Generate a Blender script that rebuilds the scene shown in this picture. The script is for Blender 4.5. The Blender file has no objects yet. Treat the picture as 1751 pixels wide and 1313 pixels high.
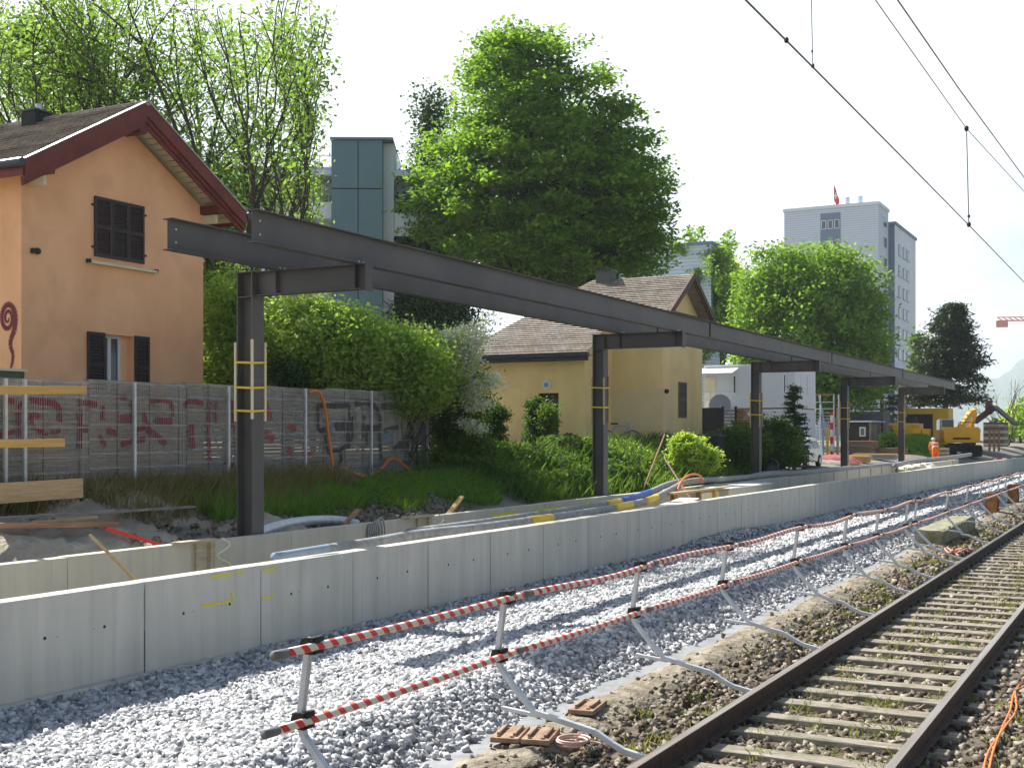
import bpy, math, random
import numpy as np
from mathutils import Vector, Matrix
random.seed(7); rng = np.random.default_rng(7)
R = math.radians
scene = bpy.context.scene
COL = scene.collection

# ------------------------------------------------------------------ camera
# world axes: x runs along the railway (away from the viewer), y across it to the left, z = 0 at the rail head
F = 2120.0; HOR = 742.0; CX = 875.5; HC = 2.2
CA, SA = 0.8852, 0.4653
cam_d = bpy.data.cameras.new('camera'); cam = bpy.data.objects.new('camera', cam_d); COL.objects.link(cam)
cam_d.sensor_width = 36; cam_d.lens = F/1751*36; cam_d.shift_y = (HOR-656.5)/1751
cam_d.clip_start = 0.1; cam_d.clip_end = 12000
cam.location = (0, 0, HC); cam.rotation_euler = (R(90), 0, math.atan2(SA, CA)-R(90))
scene.camera = cam

# ------------------------------------------------------------------ world, sun, exposure
SUN = Vector((.38, 1.0, 1.0)).normalized()
world = bpy.data.worlds.new('World'); scene.world = world; world.use_nodes = True
nt = world.node_tree; nt.nodes.clear()
def N(t, ty, **kw):
    n = t.nodes.new(ty)
    for k, v in kw.items():
        if k in n.inputs: n.inputs[k].default_value = v
        else: setattr(n, k, v)
    return n
sky = N(nt, 'ShaderNodeTexSky'); sky.sky_type = 'NISHITA'; sky.sun_disc = False
sky.sun_elevation = math.asin(SUN.z); sky.sun_rotation = math.atan2(SUN.x, SUN.y)
sky.air_density = 1.2; sky.dust_density = 1.5
bg1 = N(nt, 'ShaderNodeBackground'); bg1.inputs[1].default_value = 0.064
nt.links.new(sky.outputs[0], bg1.inputs[0])
bg2 = N(nt, 'ShaderNodeBackground'); bg2.inputs[0].default_value = (.91, .96, 1, 1); bg2.inputs[1].default_value = .58
geo = N(nt, 'ShaderNodeTexCoord'); sep = N(nt, 'ShaderNodeSeparateXYZ'); nt.links.new(geo.outputs['Generated'], sep.inputs[0])
za = N(nt, 'ShaderNodeMath', operation='ADD'); nt.links.new(sep.outputs[2], za.inputs[0]); za.inputs[1].default_value = .22
dx = N(nt, 'ShaderNodeMath', operation='DIVIDE'); nt.links.new(sep.outputs[0], dx.inputs[0]); nt.links.new(za.outputs[0], dx.inputs[1])
dy = N(nt, 'ShaderNodeMath', operation='DIVIDE'); nt.links.new(sep.outputs[1], dy.inputs[0]); nt.links.new(za.outputs[0], dy.inputs[1])
cmb = N(nt, 'ShaderNodeCombineXYZ'); nt.links.new(dx.outputs[0], cmb.inputs[0]); nt.links.new(dy.outputs[0], cmb.inputs[1])
nz = N(nt, 'ShaderNodeTexNoise'); nz.inputs['Scale'].default_value = .8; nz.inputs['Detail'].default_value = 5; nz.inputs['Roughness'].default_value = .55
nt.links.new(cmb.outputs[0], nz.inputs['Vector'])
# hazier towards the sun side (+y), clearer towards -y/+x
mr = N(nt, 'ShaderNodeMapRange'); mr.inputs['From Min'].default_value = -.1; mr.inputs['From Max'].default_value = .5
mr.inputs['To Min'].default_value = -.14; mr.inputs['To Max'].default_value = .5
nt.links.new(sep.outputs[1], mr.inputs['Value'])
zr = N(nt, 'ShaderNodeMapRange'); zr.inputs['From Min'].default_value = .38; zr.inputs['From Max'].default_value = .75
zr.inputs['To Min'].default_value = 0; zr.inputs['To Max'].default_value = -1.0
nt.links.new(sep.outputs[2], zr.inputs['Value'])
s1 = N(nt, 'ShaderNodeMath', operation='ADD'); nt.links.new(nz.outputs[0], s1.inputs[0]); nt.links.new(mr.outputs[0], s1.inputs[1])
s2 = N(nt, 'ShaderNodeMath', operation='ADD'); nt.links.new(s1.outputs[0], s2.inputs[0]); nt.links.new(zr.outputs[0], s2.inputs[1])
cr = N(nt, 'ShaderNodeMapRange'); cr.inputs['From Min'].default_value = .34; cr.inputs['From Max'].default_value = .66
cr.interpolation_type = 'SMOOTHSTEP'; nt.links.new(s2.outputs[0], cr.inputs['Value'])
mx = N(nt, 'ShaderNodeMixShader'); wo = N(nt, 'ShaderNodeOutputWorld')
nt.links.new(cr.outputs[0], mx.inputs[0]); nt.links.new(bg1.outputs[0], mx.inputs[1]); nt.links.new(bg2.outputs[0], mx.inputs[2]); nt.links.new(mx.outputs[0], wo.inputs[0])
sd = bpy.data.lights.new('sun', 'SUN'); sd.energy = 5.0; sd.angle = R(.5); sd.color = (1, .955, .88)
so = bpy.data.objects.new('sun', sd); COL.objects.link(so); so.rotation_euler = SUN.to_track_quat('Z', 'Y').to_euler()
scene.view_settings.view_transform = 'Standard'; scene.view_settings.look = 'None'
scene.view_settings.exposure = 1.12; scene.view_settings.gamma = 1.0
scene.render.engine = 'CYCLES'; scene.cycles.use_denoising = True
scene.cycles.max_bounces = 6; scene.cycles.diffuse_bounces = 3; scene.cycles.transmission_bounces = 4; scene.cycles.glossy_bounces = 3

# ------------------------------------------------------------------ helpers
def at(px, Y):                       # pixel column + distance -> (x, y)
    X = (px-CX)/F*Y
    return SA*X+CA*Y, -CA*X+SA*Y
def atw(px, w): Y = F*w/(CA*(1990.2-px)); return at(px, Y)[0], Y      # column + lateral offset -> x, distance
def zz(py, Y): return HC-(py-HOR)/F*Y
def sm(t): t = min(1, max(0, t)); return t*t*(3-2*t)
def interp(x, xs, ys): return float(np.interp(x, xs, ys))
HX = [0, 20, 28, 37, 49, 56, 70, 90, 200, 400]; HZ = [1.0, 1.05, 1.3, 1.72, 1.75, .62, .6, .9, 1.2, 1.5]
def wallc(x): return 0 if x < 45 else (-.0006*(x-45)**2 if x < 91 else -1.27-.055*(x-91))
def gz(x, y):                        # terrain height
    y0 = y-wallc(x) if y > 6 else y
    if y0 < 13.2: return float(np.interp(y0, [-30, -3, 4.4, 4.6, 5.1, 5.3, 13.19], [-.3, -.24, -.24, -.52, -.56, -.62, -.6]))
    H = interp(x, HX, HZ)
    return .36+(H-.36)*sm((y0-13.2)/3.0) if y0 < 16.5 else H+.012*max(0, y0-30)*(1 if y0 < 120 else 0)+(1.1 if y0 >= 120 else 0)

class MB:
    def __init__(s): s.v = []; s.f = []
    def add(s, vs, fs):
        b = len(s.v); s.v += [tuple(v) for v in vs]; s.f += [tuple(b+i for i in f) for f in fs]; return s
    def box(s, x0, x1, y0, y1, z0, z1):
        return s.add([(x0,y0,z0),(x1,y0,z0),(x1,y1,z0),(x0,y1,z0),(x0,y0,z1),(x1,y0,z1),(x1,y1,z1),(x0,y1,z1)],
                     [(0,3,2,1),(4,5,6,7),(0,1,5,4),(1,2,6,5),(2,3,7,6),(3,0,4,7)])
    def bar(s, p, q, a, b, up=(0,0,1)):       # box from p to q, a wide, b high
        p = Vector(p); q = Vector(q); d = (q-p).normalized(); u = Vector(up)
        sd_ = d.cross(u)
        if sd_.length < 1e-4: sd_ = d.cross(Vector((1,0,0)))
        sd_.normalize(); u = sd_.cross(d)
        vs = []
        for c in (p, q):
            for i, j in ((-1,-1),(1,-1),(1,1),(-1,1)): vs.append(c+sd_*i*a/2+u*j*b/2)
        return s.add(vs, [(0,1,2,3),(7,6,5,4),(0,4,5,1),(1,5,6,2),(2,6,7,3),(3,7,4,0)])
    def tube(s, pts, r, n=8, cap=True):
        pts = [Vector(p) for p in pts]; rr = r if isinstance(r, (list, tuple)) else [r]*len(pts)
        b = len(s.v); prev = None
        for i, p in enumerate(pts):
            d = (pts[min(i+1, len(pts)-1)]-pts[max(i-1, 0)]).normalized()
            if prev is None: u = d.cross(Vector((0,0,1)) if abs(d.z) < .9 else Vector((1,0,0))).normalized()
            else: u = (prev-d*prev.dot(d)).normalized()
            prev = u; w = d.cross(u)
            for k in range(n):
                a = 2*math.pi*k/n; s.v.append(tuple(p+(u*math.cos(a)+w*math.sin(a))*rr[i]))
        for i in range(len(pts)-1):
            for k in range(n):
                a = b+i*n+k; c = b+i*n+(k+1) % n; s.f.append((a, c, c+n, a+n))
        if cap: s.f.append(tuple(b+k for k in range(n))[::-1]); s.f.append(tuple(b+(len(pts)-1)*n+k for k in range(n)))
        return s
    def prism(s, poly, d):                    # polygon (list of 3d) extruded by vector d
        n = len(poly); vs = [Vector(p) for p in poly]; vs2 = [v+Vector(d) for v in vs]
        return s.add(vs+vs2, [tuple(range(n))[::-1], tuple(range(n, 2*n))]+[(i, (i+1) % n, n+(i+1) % n, n+i) for i in range(n)])
    def disc(s, c, nrm, r, t, n=20): c = Vector(c); nrm = Vector(nrm).normalized(); return s.tube([c-nrm*t/2, c+nrm*t/2], r, n)
    def ball(s, c, r, n=10, m=7, sc=(1,1,1)):
        b = len(s.v)
        for i in range(m+1):
            th = math.pi*i/m
            for k in range(n):
                a = 2*math.pi*k/n; s.v.append((c[0]+r*sc[0]*math.sin(th)*math.cos(a), c[1]+r*sc[1]*math.sin(th)*math.sin(a), c[2]+r*sc[2]*math.cos(th)))
        for i in range(m):
            for k in range(n):
                a = b+i*n+k; c2 = b+i*n+(k+1) % n; s.f.append((a, a+n, c2+n, c2))
        return s
    def isec(s, p, q, h, bw, tf, tw, up=(0,0,1)):   # I-section from p to q: web height h along up, flange width bw
        p = Vector(p); q = Vector(q); u = Vector(up).normalized()
        s.bar(p, q, tw, h-2*tf-.002, up)
        for sg in (1, -1): s.bar(p+u*sg*(h-tf)/2, q+u*sg*(h-tf)/2, bw, tf, up)
        return s
    def build(s, name, m, parent=None, smooth=False, bevel=0, label=None):
        me = bpy.data.meshes.new(name); me.from_pydata(s.v, [], s.f); me.validate(); me.update()
        return finish(name, me, m, parent, smooth, bevel, label)
def finish(name, me, m, parent=None, smooth=False, bevel=0, label=None):
    if smooth: me.polygons.foreach_set('use_smooth', [True]*len(me.polygons))
    for mm in (m if isinstance(m, (list, tuple)) else [m]): me.materials.append(mm)
    o = bpy.data.objects.new(name, me); COL.objects.link(o)
    if parent is not None:
        o.parent = parent
        o.matrix_parent_inverse = Matrix.Identity(4)
        o.location = -world_loc(parent)
    if bevel:
        b = o.modifiers.new('bevel', 'BEVEL'); b.width = bevel; b.segments = 2; b.limit_method = 'ANGLE'
    if label: o['label'] = label
    return o
def world_loc(o):
    v = Vector(o.location)
    while o.parent: o = o.parent; v = v+o.location
    return v
def np_obj(name, v, f, m, parent=None, smooth=False, label=None):
    me = bpy.data.meshes.new(name); v = np.asarray(v, dtype=np.float32); f = np.asarray(f, dtype=np.int32)
    k = f.shape[1]; me.vertices.add(len(v)); me.vertices.foreach_set('co', v.ravel())
    me.loops.add(f.size); me.loops.foreach_set('vertex_index', f.ravel())
    me.polygons.add(len(f)); me.polygons.foreach_set('loop_start', np.arange(0, f.size, k, dtype=np.int32))
    me.update(calc_edges=True)
    return finish(name, me, m, parent, smooth, 0, label)
def tag(o, label, cat, group=None, kind=None):
    o['label'] = label; o['category'] = cat
    if group: o['group'] = group
    if kind: o['kind'] = kind
    return o
def struct(o): o['kind'] = 'structure'; return o
def thing(name, loc, label, cat, group=None):
    o = bpy.data.objects.new(name, None); COL.objects.link(o); o.location = loc; o.empty_display_size = .2
    return tag(o, label, cat, group)

# ------------------------------------------------------------------ materials
def lin(r, g, b): return tuple(((c/255) ** 2.2) for c in (r, g, b))
def mat(name, col, rough=.8, col2=None, scale=3., detail=6, vec=(1,1,1), lo=.35, hi=.65, bump=0, bscale=None, metal=0, spec=.3, col3=None, scale3=20, amt3=.5):
    m = bpy.data.materials.new(name); m.use_nodes = True; t = m.node_tree; b = t.nodes['Principled BSDF']
    b.inputs['Roughness'].default_value = rough; b.inputs['Metallic'].default_value = metal; b.inputs['Specular IOR Level'].default_value = spec
    b.inputs['Base Color'].default_value = (*col, 1)
    tc = N(t, 'ShaderNodeNewGeometry'); mp = N(t, 'ShaderNodeMapping'); mp.inputs['Scale'].default_value = vec
    t.links.new(tc.outputs['Position'], mp.inputs[0])
    last = None
    if col2:
        n = N(t, 'ShaderNodeTexNoise'); n.inputs['Scale'].default_value = scale; n.inputs['Detail'].default_value = detail
        t.links.new(mp.outputs[0], n.inputs['Vector'])
        r_ = N(t, 'ShaderNodeMapRange'); r_.inputs['From Min'].default_value = lo; r_.inputs['From Max'].default_value = hi; t.links.new(n.outputs[0], r_.inputs['Value'])
        x = N(t, 'ShaderNodeMix', data_type='RGBA'); x.inputs[6].default_value = (*col, 1); x.inputs[7].default_value = (*col2, 1)
        t.links.new(r_.outputs[0], x.inputs[0]); last = x.outputs[2]
        if col3:
            n3 = N(t, 'ShaderNodeTexNoise'); n3.inputs['Scale'].default_value = scale3; n3.inputs['Detail'].default_value = 4; t.links.new(tc.outputs['Position'], n3.inputs['Vector'])
            r3 = N(t, 'ShaderNodeMapRange'); r3.inputs['From Min'].default_value = .5; r3.inputs['From Max'].default_value = .7; r3.inputs['To Max'].default_value = amt3; t.links.new(n3.outputs[0], r3.inputs['Value'])
            x3 = N(t, 'ShaderNodeMix', data_type='RGBA'); t.links.new(r3.outputs[0], x3.inputs[0]); t.links.new(last, x3.inputs[6]); x3.inputs[7].default_value = (*col3, 1); last = x3.outputs[2]
        t.links.new(last, b.inputs['Base Color'])
    if bump:
        n = N(t, 'ShaderNodeTexNoise'); n.inputs['Scale'].default_value = bscale or scale*4; n.inputs['Detail'].default_value = 8
        t.links.new(mp.outputs[0], n.inputs['Vector'])
        bp = N(t, 'ShaderNodeBump'); bp.inputs['Strength'].default_value = bump; bp.inputs['Distance'].default_value = .03
        t.links.new(n.outputs[0], bp.inputs['Height']); t.links.new(bp.outputs[0], b.inputs['Normal'])
    m['_last'] = 0
    return m
def leafmat(name, c1, c2, tr=.5, scale=.6, tcol=None, spec=.2, rough=.55):
    m = bpy.data.materials.new(name); m.use_nodes = True; t = m.node_tree; b = t.nodes['Principled BSDF']; out = t.nodes['Material Output']
    g = N(t, 'ShaderNodeNewGeometry'); oi = N(t, 'ShaderNodeMix', data_type='RGBA')
    n = N(t, 'ShaderNodeTexNoise'); n.inputs['Scale'].default_value = scale; n.inputs['Detail'].default_value = 3; t.links.new(g.outputs['Position'], n.inputs['Vector'])
    a = N(t, 'ShaderNodeMath', operation='MULTIPLY_ADD'); t.links.new(g.outputs['Random Per Island'], a.inputs[0]); a.inputs[1].default_value = .6
    sub = N(t, 'ShaderNodeMath', operation='SUBTRACT'); t.links.new(n.outputs[0], sub.inputs[0]); sub.inputs[1].default_value = .3; t.links.new(sub.outputs[0], a.inputs[2])
    a.use_clamp = True
    oi.inputs[6].default_value = (*c1, 1); oi.inputs[7].default_value = (*c2, 1); t.links.new(a.outputs[0], oi.inputs[0])
    t.links.new(oi.outputs[2], b.inputs['Base Color']); b.inputs['Roughness'].default_value = rough; b.inputs['Specular IOR Level'].default_value = spec
    tl = N(t, 'ShaderNodeBsdfTranslucent'); mg = N(t, 'ShaderNodeMix', data_type='RGBA'); mg.blend_type = 'MULTIPLY'; mg.inputs[0].default_value = 1
    t.links.new(oi.outputs[2], mg.inputs[6]); mg.inputs[7].default_value = (*(tcol or (1.6, 1.5, .7)), 1); t.links.new(mg.outputs[2], tl.inputs[0])
    ms = N(t, 'ShaderNodeMixShader'); ms.inputs[0].default_value = tr; t.links.new(b.outputs[0], ms.inputs[1]); t.links.new(tl.outputs[0], ms.inputs[2]); t.links.new(ms.outputs[0], out.inputs[0])
    return m
M = {}
M['ground'] = mat('soil', (.17,.145,.105), .95, (.26,.235,.19), .9, bump=.8, bscale=6, col3=(.10,.09,.06), scale3=3)
M['sand'] = mat('sandy_soil', (.46,.40,.31), .95, (.27,.23,.175), 1.7, bump=1, bscale=22, col3=(.20,.17,.13), scale3=9)
M['asphalt'] = mat('asphalt', (.10,.10,.10), .9, (.17,.165,.155), .5, bump=.3, bscale=30)
M['oldbed'] = mat('old_ballast_soil', (.085,.07,.05), .95, (.16,.135,.10), 5, bump=1, bscale=30)
M['clod'] = mat('dry_clod', (.30,.265,.20), .95, (.14,.115,.08), 6, bump=1, bscale=20)
M['mat'] = mat('grey_fleece', (.27,.285,.30), .85, (.19,.20,.205), 3, bump=.5, bscale=12, col3=(.22,.19,.15), scale3=7, amt3=.6)
M['ballast_bed'] = mat('crushed_stone_base', (.22,.225,.235), .9, (.12,.12,.125), 18, bump=1, bscale=25)
def stone_mat(name, c1, c2, c3):
    m = bpy.data.materials.new(name); m.use_nodes = True; t = m.node_tree; b = t.nodes['Principled BSDF']; b.inputs['Roughness'].default_value = .85; b.inputs['Specular IOR Level'].default_value = .2
    g = N(t, 'ShaderNodeNewGeometry'); r = N(t, 'ShaderNodeValToRGB'); t.links.new(g.outputs['Random Per Island'], r.inputs[0])
    e = r.color_ramp.elements; e[0].color = (*c1, 1); e[1].color = (*c3, 1); k = e.new(.45); k.color = (*c2, 1)
    n = N(t, 'ShaderNodeTexNoise'); n.inputs['Scale'].default_value = 45; t.links.new(g.outputs['Position'], n.inputs['Vector'])
    x = N(t, 'ShaderNodeMix', data_type='RGBA'); x.blend_type = 'MULTIPLY'; x.inputs[0].default_value = .6
    rr = N(t, 'ShaderNodeMapRange'); rr.inputs['From Min'].default_value = .3; rr.inputs['From Max'].default_value = .7; rr.inputs['To Min'].default_value = .6; t.links.new(n.outputs[0], rr.inputs['Value'])
    t.links.new(r.outputs[0], x.inputs[6]); t.links.new(rr.outputs[0], x.inputs[7]); t.links.new(x.outputs[2], b.inputs['Base Color'])
    return m
M['stone'] = stone_mat('limestone_ballast', (.19,.195,.205), (.44,.445,.455), (.74,.74,.73))
M['oldstone'] = stone_mat('old_ballast', (.045,.032,.021), (.135,.10,.068), (.38,.34,.27))
# concrete: vertical streaks + mottling
def concrete(name, c1, c2):
    m = mat(name, c1, .85, c2, 1.0, vec=(3.2, 3.2, .35), lo=.3, hi=.7, col3=tuple(v*.86 for v in c1), scale3=2.2, amt3=.6, bump=.12, bscale=9)
    return m
def _stain(m):
    # rain streaks running down from the top edge, and formwork blotches: real marks on the concrete
    t = m.node_tree; b = t.nodes['Principled BSDF']; src = b.inputs['Base Color'].links[0].from_socket
    g = N(t, 'ShaderNodeNewGeometry'); mp = N(t, 'ShaderNodeMapping'); mp.inputs['Scale'].default_value = (9, 9, .5); t.links.new(g.outputs['Position'], mp.inputs[0])
    n = N(t, 'ShaderNodeTexNoise'); n.inputs['Scale'].default_value = 1; n.inputs['Detail'].default_value = 5; t.links.new(mp.outputs[0], n.inputs['Vector'])
    r = N(t, 'ShaderNodeMapRange'); r.inputs['From Min'].default_value = .52; r.inputs['From Max'].default_value = .72; r.inputs['To Max'].default_value = .45; t.links.new(n.outputs[0], r.inputs['Value'])
    x = N(t, 'ShaderNodeMix', data_type='RGBA'); t.links.new(r.outputs[0], x.inputs[0]); t.links.new(src, x.inputs[6]); x.inputs[7].default_value = (.36,.355,.31,1)
    n2 = N(t, 'ShaderNodeTexNoise'); n2.inputs['Scale'].default_value = .7; n2.inputs['Detail'].default_value = 6; t.links.new(g.outputs['Position'], n2.inputs['Vector'])
    r2 = N(t, 'ShaderNodeMapRange'); r2.inputs['From Min'].default_value = .5; r2.inputs['From Max'].default_value = .62; r2.inputs['To Max'].default_value = .30; t.links.new(n2.outputs[0], r2.inputs['Value'])
    x2 = N(t, 'ShaderNodeMix', data_type='RGBA'); t.links.new(r2.outputs[0], x2.inputs[0]); t.links.new(x.outputs[2], x2.inputs[6]); x2.inputs[7].default_value = (.40,.40,.37,1)
    t.links.new(x2.outputs[2], b.inputs['Base Color']); return m
M['concrete'] = concrete('fresh_concrete', (.60,.575,.51), (.46,.45,.395))
M['concrete_b'] = concrete('warm_concrete', (.58,.545,.455), (.49,.465,.385))
_stain(M['concrete']); _stain(M['concrete_b'])
M['dark'] = mat('dark_gap', (.03,.03,.03), .9)
M['steel'] = mat('anthracite_steel', (.098,.091,.085), .5, (.070,.066,.063), 1.1, spec=.4, col3=(.14,.13,.12), scale3=.9, amt3=.25)
M['rust'] = mat('rusty_rail_side', (.040,.025,.017), .75, (.075,.042,.026), 12, bump=.2, bscale=30)
M['railtop'] = mat('polished_rail_head', (.42,.38,.34), .38, (.30,.25,.20), 3, vec=(.3,8,1), metal=.7)
M['sleeper'] = mat('weathered_sleeper_wood', (.42,.375,.30), .9, (.18,.155,.12), 3, vec=(16,1.2,8), lo=.3, hi=.7, bump=.8, bscale=6, col3=(.10,.11,.055), scale3=5, amt3=.7)
M['galv'] = mat('galvanised_tube', (.62,.64,.66), .38, (.50,.52,.54), 9, metal=.35, spec=.5)
M['black'] = mat('black_plastic', (.02,.02,.02), .45)
M['greyp'] = mat('grey_coupler', (.16,.155,.15), .6)
M['wood'] = mat('fresh_spruce', (.56,.40,.22), .7, (.46,.31,.155), 4, vec=(.6,6,9), bump=.1)
M['wood_y'] = mat('yellow_formwork_board', (.68,.42,.13), .6, (.58,.34,.10), 3, vec=(.5,5,9))
M['wood_r'] = mat('reddish_old_board', (.40,.22,.12), .8, (.26,.15,.09), 4, vec=(.5,6,8), bump=.2)
M['wood_g'] = mat('grey_weathered_wood', (.36,.335,.29), .9, (.22,.20,.175), 3, vec=(1.2,1.2,14), bump=.4)
M['strap'] = mat('yellow_tape', (.75,.52,.04), .5)
M['render_o'] = mat('orange_render', (.96,.53,.285), .9, (.86,.455,.23), .8, vec=(1,1,.45), bump=.25, bscale=40, col3=(.72,.38,.20), scale3=1.6, amt3=.45)
M['render_y'] = mat('ochre_render', (.90,.68,.33), .9, (.80,.59,.27), .8, vec=(1,1,.45), bump=.2, bscale=40, col3=(.66,.51,.27), scale3=1.2, amt3=.45)
M['redwood'] = mat('oxblood_painted_wood', (.20,.045,.03), .6, (.145,.033,.025), 3, spec=.3)
M['cream'] = mat('cream_boarding', (.75,.68,.48), .7, (.66,.58,.38), 2)
M['shutter'] = mat('dark_brown_shutter', (.05,.035,.033), .6)
M['white'] = mat('white_paint', (.78,.78,.76), .6, (.70,.70,.68), 1)
M['glass'] = mat('window_glass', (.045,.06,.08), .08, spec=.8)
M['gutter'] = mat('dark_gutter', (.04,.045,.06), .4, spec=.5)
M['teal'] = mat('teal_cladding', (.15,.25,.28), .65, (.13,.22,.25), .3)
M['bluegrey'] = mat('bluegrey_cladding', (.27,.34,.42), .6, (.24,.31,.39), .3)
M['palegrey'] = mat('pale_grey_facade', (.70,.76,.82), .7, (.63,.69,.75), .4)
M['darkblue'] = mat('slate_blue_facade', (.19,.24,.33), .6)
M['hose'] = mat('grey_dirty_hose', (.36,.36,.35), .7, (.24,.24,.235), 8, bump=.3, bscale=30)
M['hose_b'] = mat('bluish_pipe', (.30,.37,.46), .6, (.24,.29,.36), 4)
M['blue'] = mat('blue_wrap', (.05,.16,.62), .5, (.04,.10,.42), 12)
M['orange'] = mat('orange_conduit', (.72,.20,.04), .5)
M['red'] = mat('red_paint', (.62,.035,.03), .5)
M['yellow'] = mat('machine_yellow', (.80,.40,.015), .5, (.70,.34,.01), 1.5)
M['tyre'] = mat('rubber', (.025,.025,.027), .85)
M['moss'] = mat('mossy_concrete', (.33,.31,.25), .95, (.17,.18,.08), 5, bump=.8, bscale=20)
M['wire'] = mat('overhead_wire', (.10,.10,.13), .5)
M['bark'] = mat('bark', (.10,.085,.07), .95, (.06,.05,.042), 6, vec=(1,1,.3), bump=.6)
M['bark_l'] = mat('pale_bark', (.20,.185,.16), .95, (.13,.12,.10), 6, vec=(1,1,.3), bump=.5)
M['leaf_ash'] = leafmat('fresh_ash_leaves', (.12,.22,.045), (.26,.37,.09), .5, tcol=(1.25,1.35,.65))
M['leaf_lin'] = leafmat('linden_leaves', (.085,.19,.025), (.24,.38,.07), .55, tcol=(1.4,1.4,.55))
M['leaf_horn'] = leafmat('hornbeam_leaves', (.11,.22,.028), (.26,.40,.07), .5, tcol=(1.4,1.4,.6))
M['leaf_hedge'] = leafmat('shrub_leaves', (.18,.31,.05), (.46,.58,.18), .55, tcol=(1.3,1.35,.65))
M['leaf_dark'] = leafmat('evergreen_leaves', (0.024,0.066,0.016), (0.054,0.120,0.024), .25)
M['leaf_mid'] = leafmat('green_leaves', (.055,.13,.025), (.15,.25,.05), .42, tcol=(1.4,1.3,.6))
M['leaf_light'] = leafmat('light_young_leaves', (0.275,0.413,0.062), (0.438,0.575,0.125), .5)
M['needle'] = leafmat('pine_needles', (0.031,0.056,0.025), (0.070,0.105,0.042), .15)
M['blossom'] = leafmat('white_blossom', (.72,.75,.62), (.82,.82,.76), .35, tcol=(1,1,.9))
M['grass'] = leafmat('grass_blades', (0.090,0.210,0.027), (0.210,0.360,0.053), .4)
M['drygrass'] = leafmat('dry_grass', (0.176,0.165,0.055), (0.330,0.286,0.132), .35, tcol=(1.2,1.1,.8))
# ------------------------------------------------------------------ ground (one sheet to the horizon)
gxs = np.unique(np.concatenate([[-4000,-1500,-500,-150,-60], np.arange(-30, 130, 1.0), np.arange(130, 420, 10.), [500,700,1000,1600,2500,4000,6000]]))
gys = np.unique(np.concatenate([[-3000,-1200,-400,-150,-60,-30,-15,-8,-5,-3,0,2,4,4.4,4.6,5.1,5.3,8,10,12,13.19], np.arange(13.3, 17.5, .4), np.arange(18, 60, 1.5), [60,65,72,80,90,105,119.9,125,150,200,400,900,2000,4000]]))
gv = [(x, y+(wallc(x) if 6 < y < 60 else 0), gz(x, y+(wallc(x) if 6 < y < 60 else 0))) for x in gxs for y in gys]
ny = len(gys); gf = [(i*ny+j, (i+1)*ny+j, (i+1)*ny+j+1, i*ny+j+1) for i in range(len(gxs)-1) for j in range(ny-1)]
struct(np_obj('ground', gv, gf, M['ground'], smooth=True))
def strip(name, xs, prof, m, bend=False, jit=0):
    v = []
    for x in xs:
        for (y, z) in prof: v.append((x, y+(wallc(x) if bend else 0)+(rng.normal(0, jit) if jit else 0), z+(rng.normal(0, jit*.6) if jit else 0)))
    n = len(prof); f = [(i*n+j, (i+1)*n+j, (i+1)*n+j+1, i*n+j+1) for i in range(len(xs)-1) for j in range(n-1)]
    return struct(np_obj(name, v, f, m, smooth=True))
xs1 = np.arange(-2, 130, .5)
BP = [(5.22,-.47),(5.38,-.40),(5.62,-.28),(5.85,-.20),(6.1,-.21),(7.0,-.35),(8.0,-.47),(8.8,-.53),(9.5,-.54),(10.02,-.49)]
def bz(y): return float(np.interp(y, [p[0] for p in BP], [p[1] for p in BP]))
strip('new_ballast_bed', xs1, BP, M['ballast_bed'], jit=.0)
strip('fleece_strip', np.arange(0, 60, .3), [(4.58,-.36),(4.70,-.40),(4.9,-.42),(5.15,-.43),(5.35,-.44)], M['mat'], jit=.006)
strip('soil_ledge', np.arange(2, 110, .12), [(4.66,-.5),(4.62,-.36),(4.55,-.24),(4.46,-.16),(4.34,-.13),(4.2,-.14),(4.05,-.17),(3.95,-.26)], M['clod'], jit=.028)
strip('old_track_bed', np.arange(2, 130, .4), [(-3,-.21),(.4,-.2),(2.3,-.195),(3.3,-.2),(4.1,-.215)], M['oldbed'], jit=.008)
# yard road beyond the yellow house
rv = []; rf = []
rx = np.arange(50, 125, 2.5); ry = np.arange(13.4, 42, 1.5)
for x in rx:
    for y in ry: rv.append((x, y+wallc(x), gz(x, y+wallc(x))+.012))
rf = [(i*len(ry)+j, (i+1)*len(ry)+j, (i+1)*len(ry)+j+1, i*len(ry)+j+1) for i in range(len(rx)-1) for j in range(len(ry)-1)]
struct(np_obj('yard_road', rv, rf, M['asphalt'], smooth=True))

# ------------------------------------------------------------------ loose stones
def stones(name, pts, size, m, label, cat):
    n = len(pts); c = np.array([(-1,-1,-1),(1,-1,-1),(1,1,-1),(-1,1,-1),(-1,-1,1),(1,-1,1),(1,1,1),(-1,1,1)], float)*.5
    v = c[None]*np.array([1,.78,.66])+rng.normal(0, .13, (n, 8, 3))
    a = rng.normal(size=(n, 4)); a /= np.linalg.norm(a, axis=1)[:, None]; w, x, y, z = a.T
    Rm = np.stack([1-2*(y*y+z*z), 2*(x*y-z*w), 2*(x*z+y*w), 2*(x*y+z*w), 1-2*(x*x+z*z), 2*(y*z-x*w), 2*(x*z-y*w), 2*(y*z+x*w), 1-2*(x*x+y*y)], 1).reshape(n, 3, 3)
    sz = (np.asarray(size)*rng.uniform(.65, 1.35, n))[:, None, None]
    v = np.einsum('nij,nkj->nki', Rm, v)*sz+np.asarray(pts)[:, None, :]
    q = np.array([(0,3,2,1),(4,5,6,7),(0,1,5,4),(1,2,6,5),(2,3,7,6),(3,0,4,7)])
    f = (np.arange(n)*8)[:, None, None]+q[None]
    o = np_obj(name, v.reshape(-1, 3), f.reshape(-1, 4), m); tag(o, label, cat, kind='stuff'); return o
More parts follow.
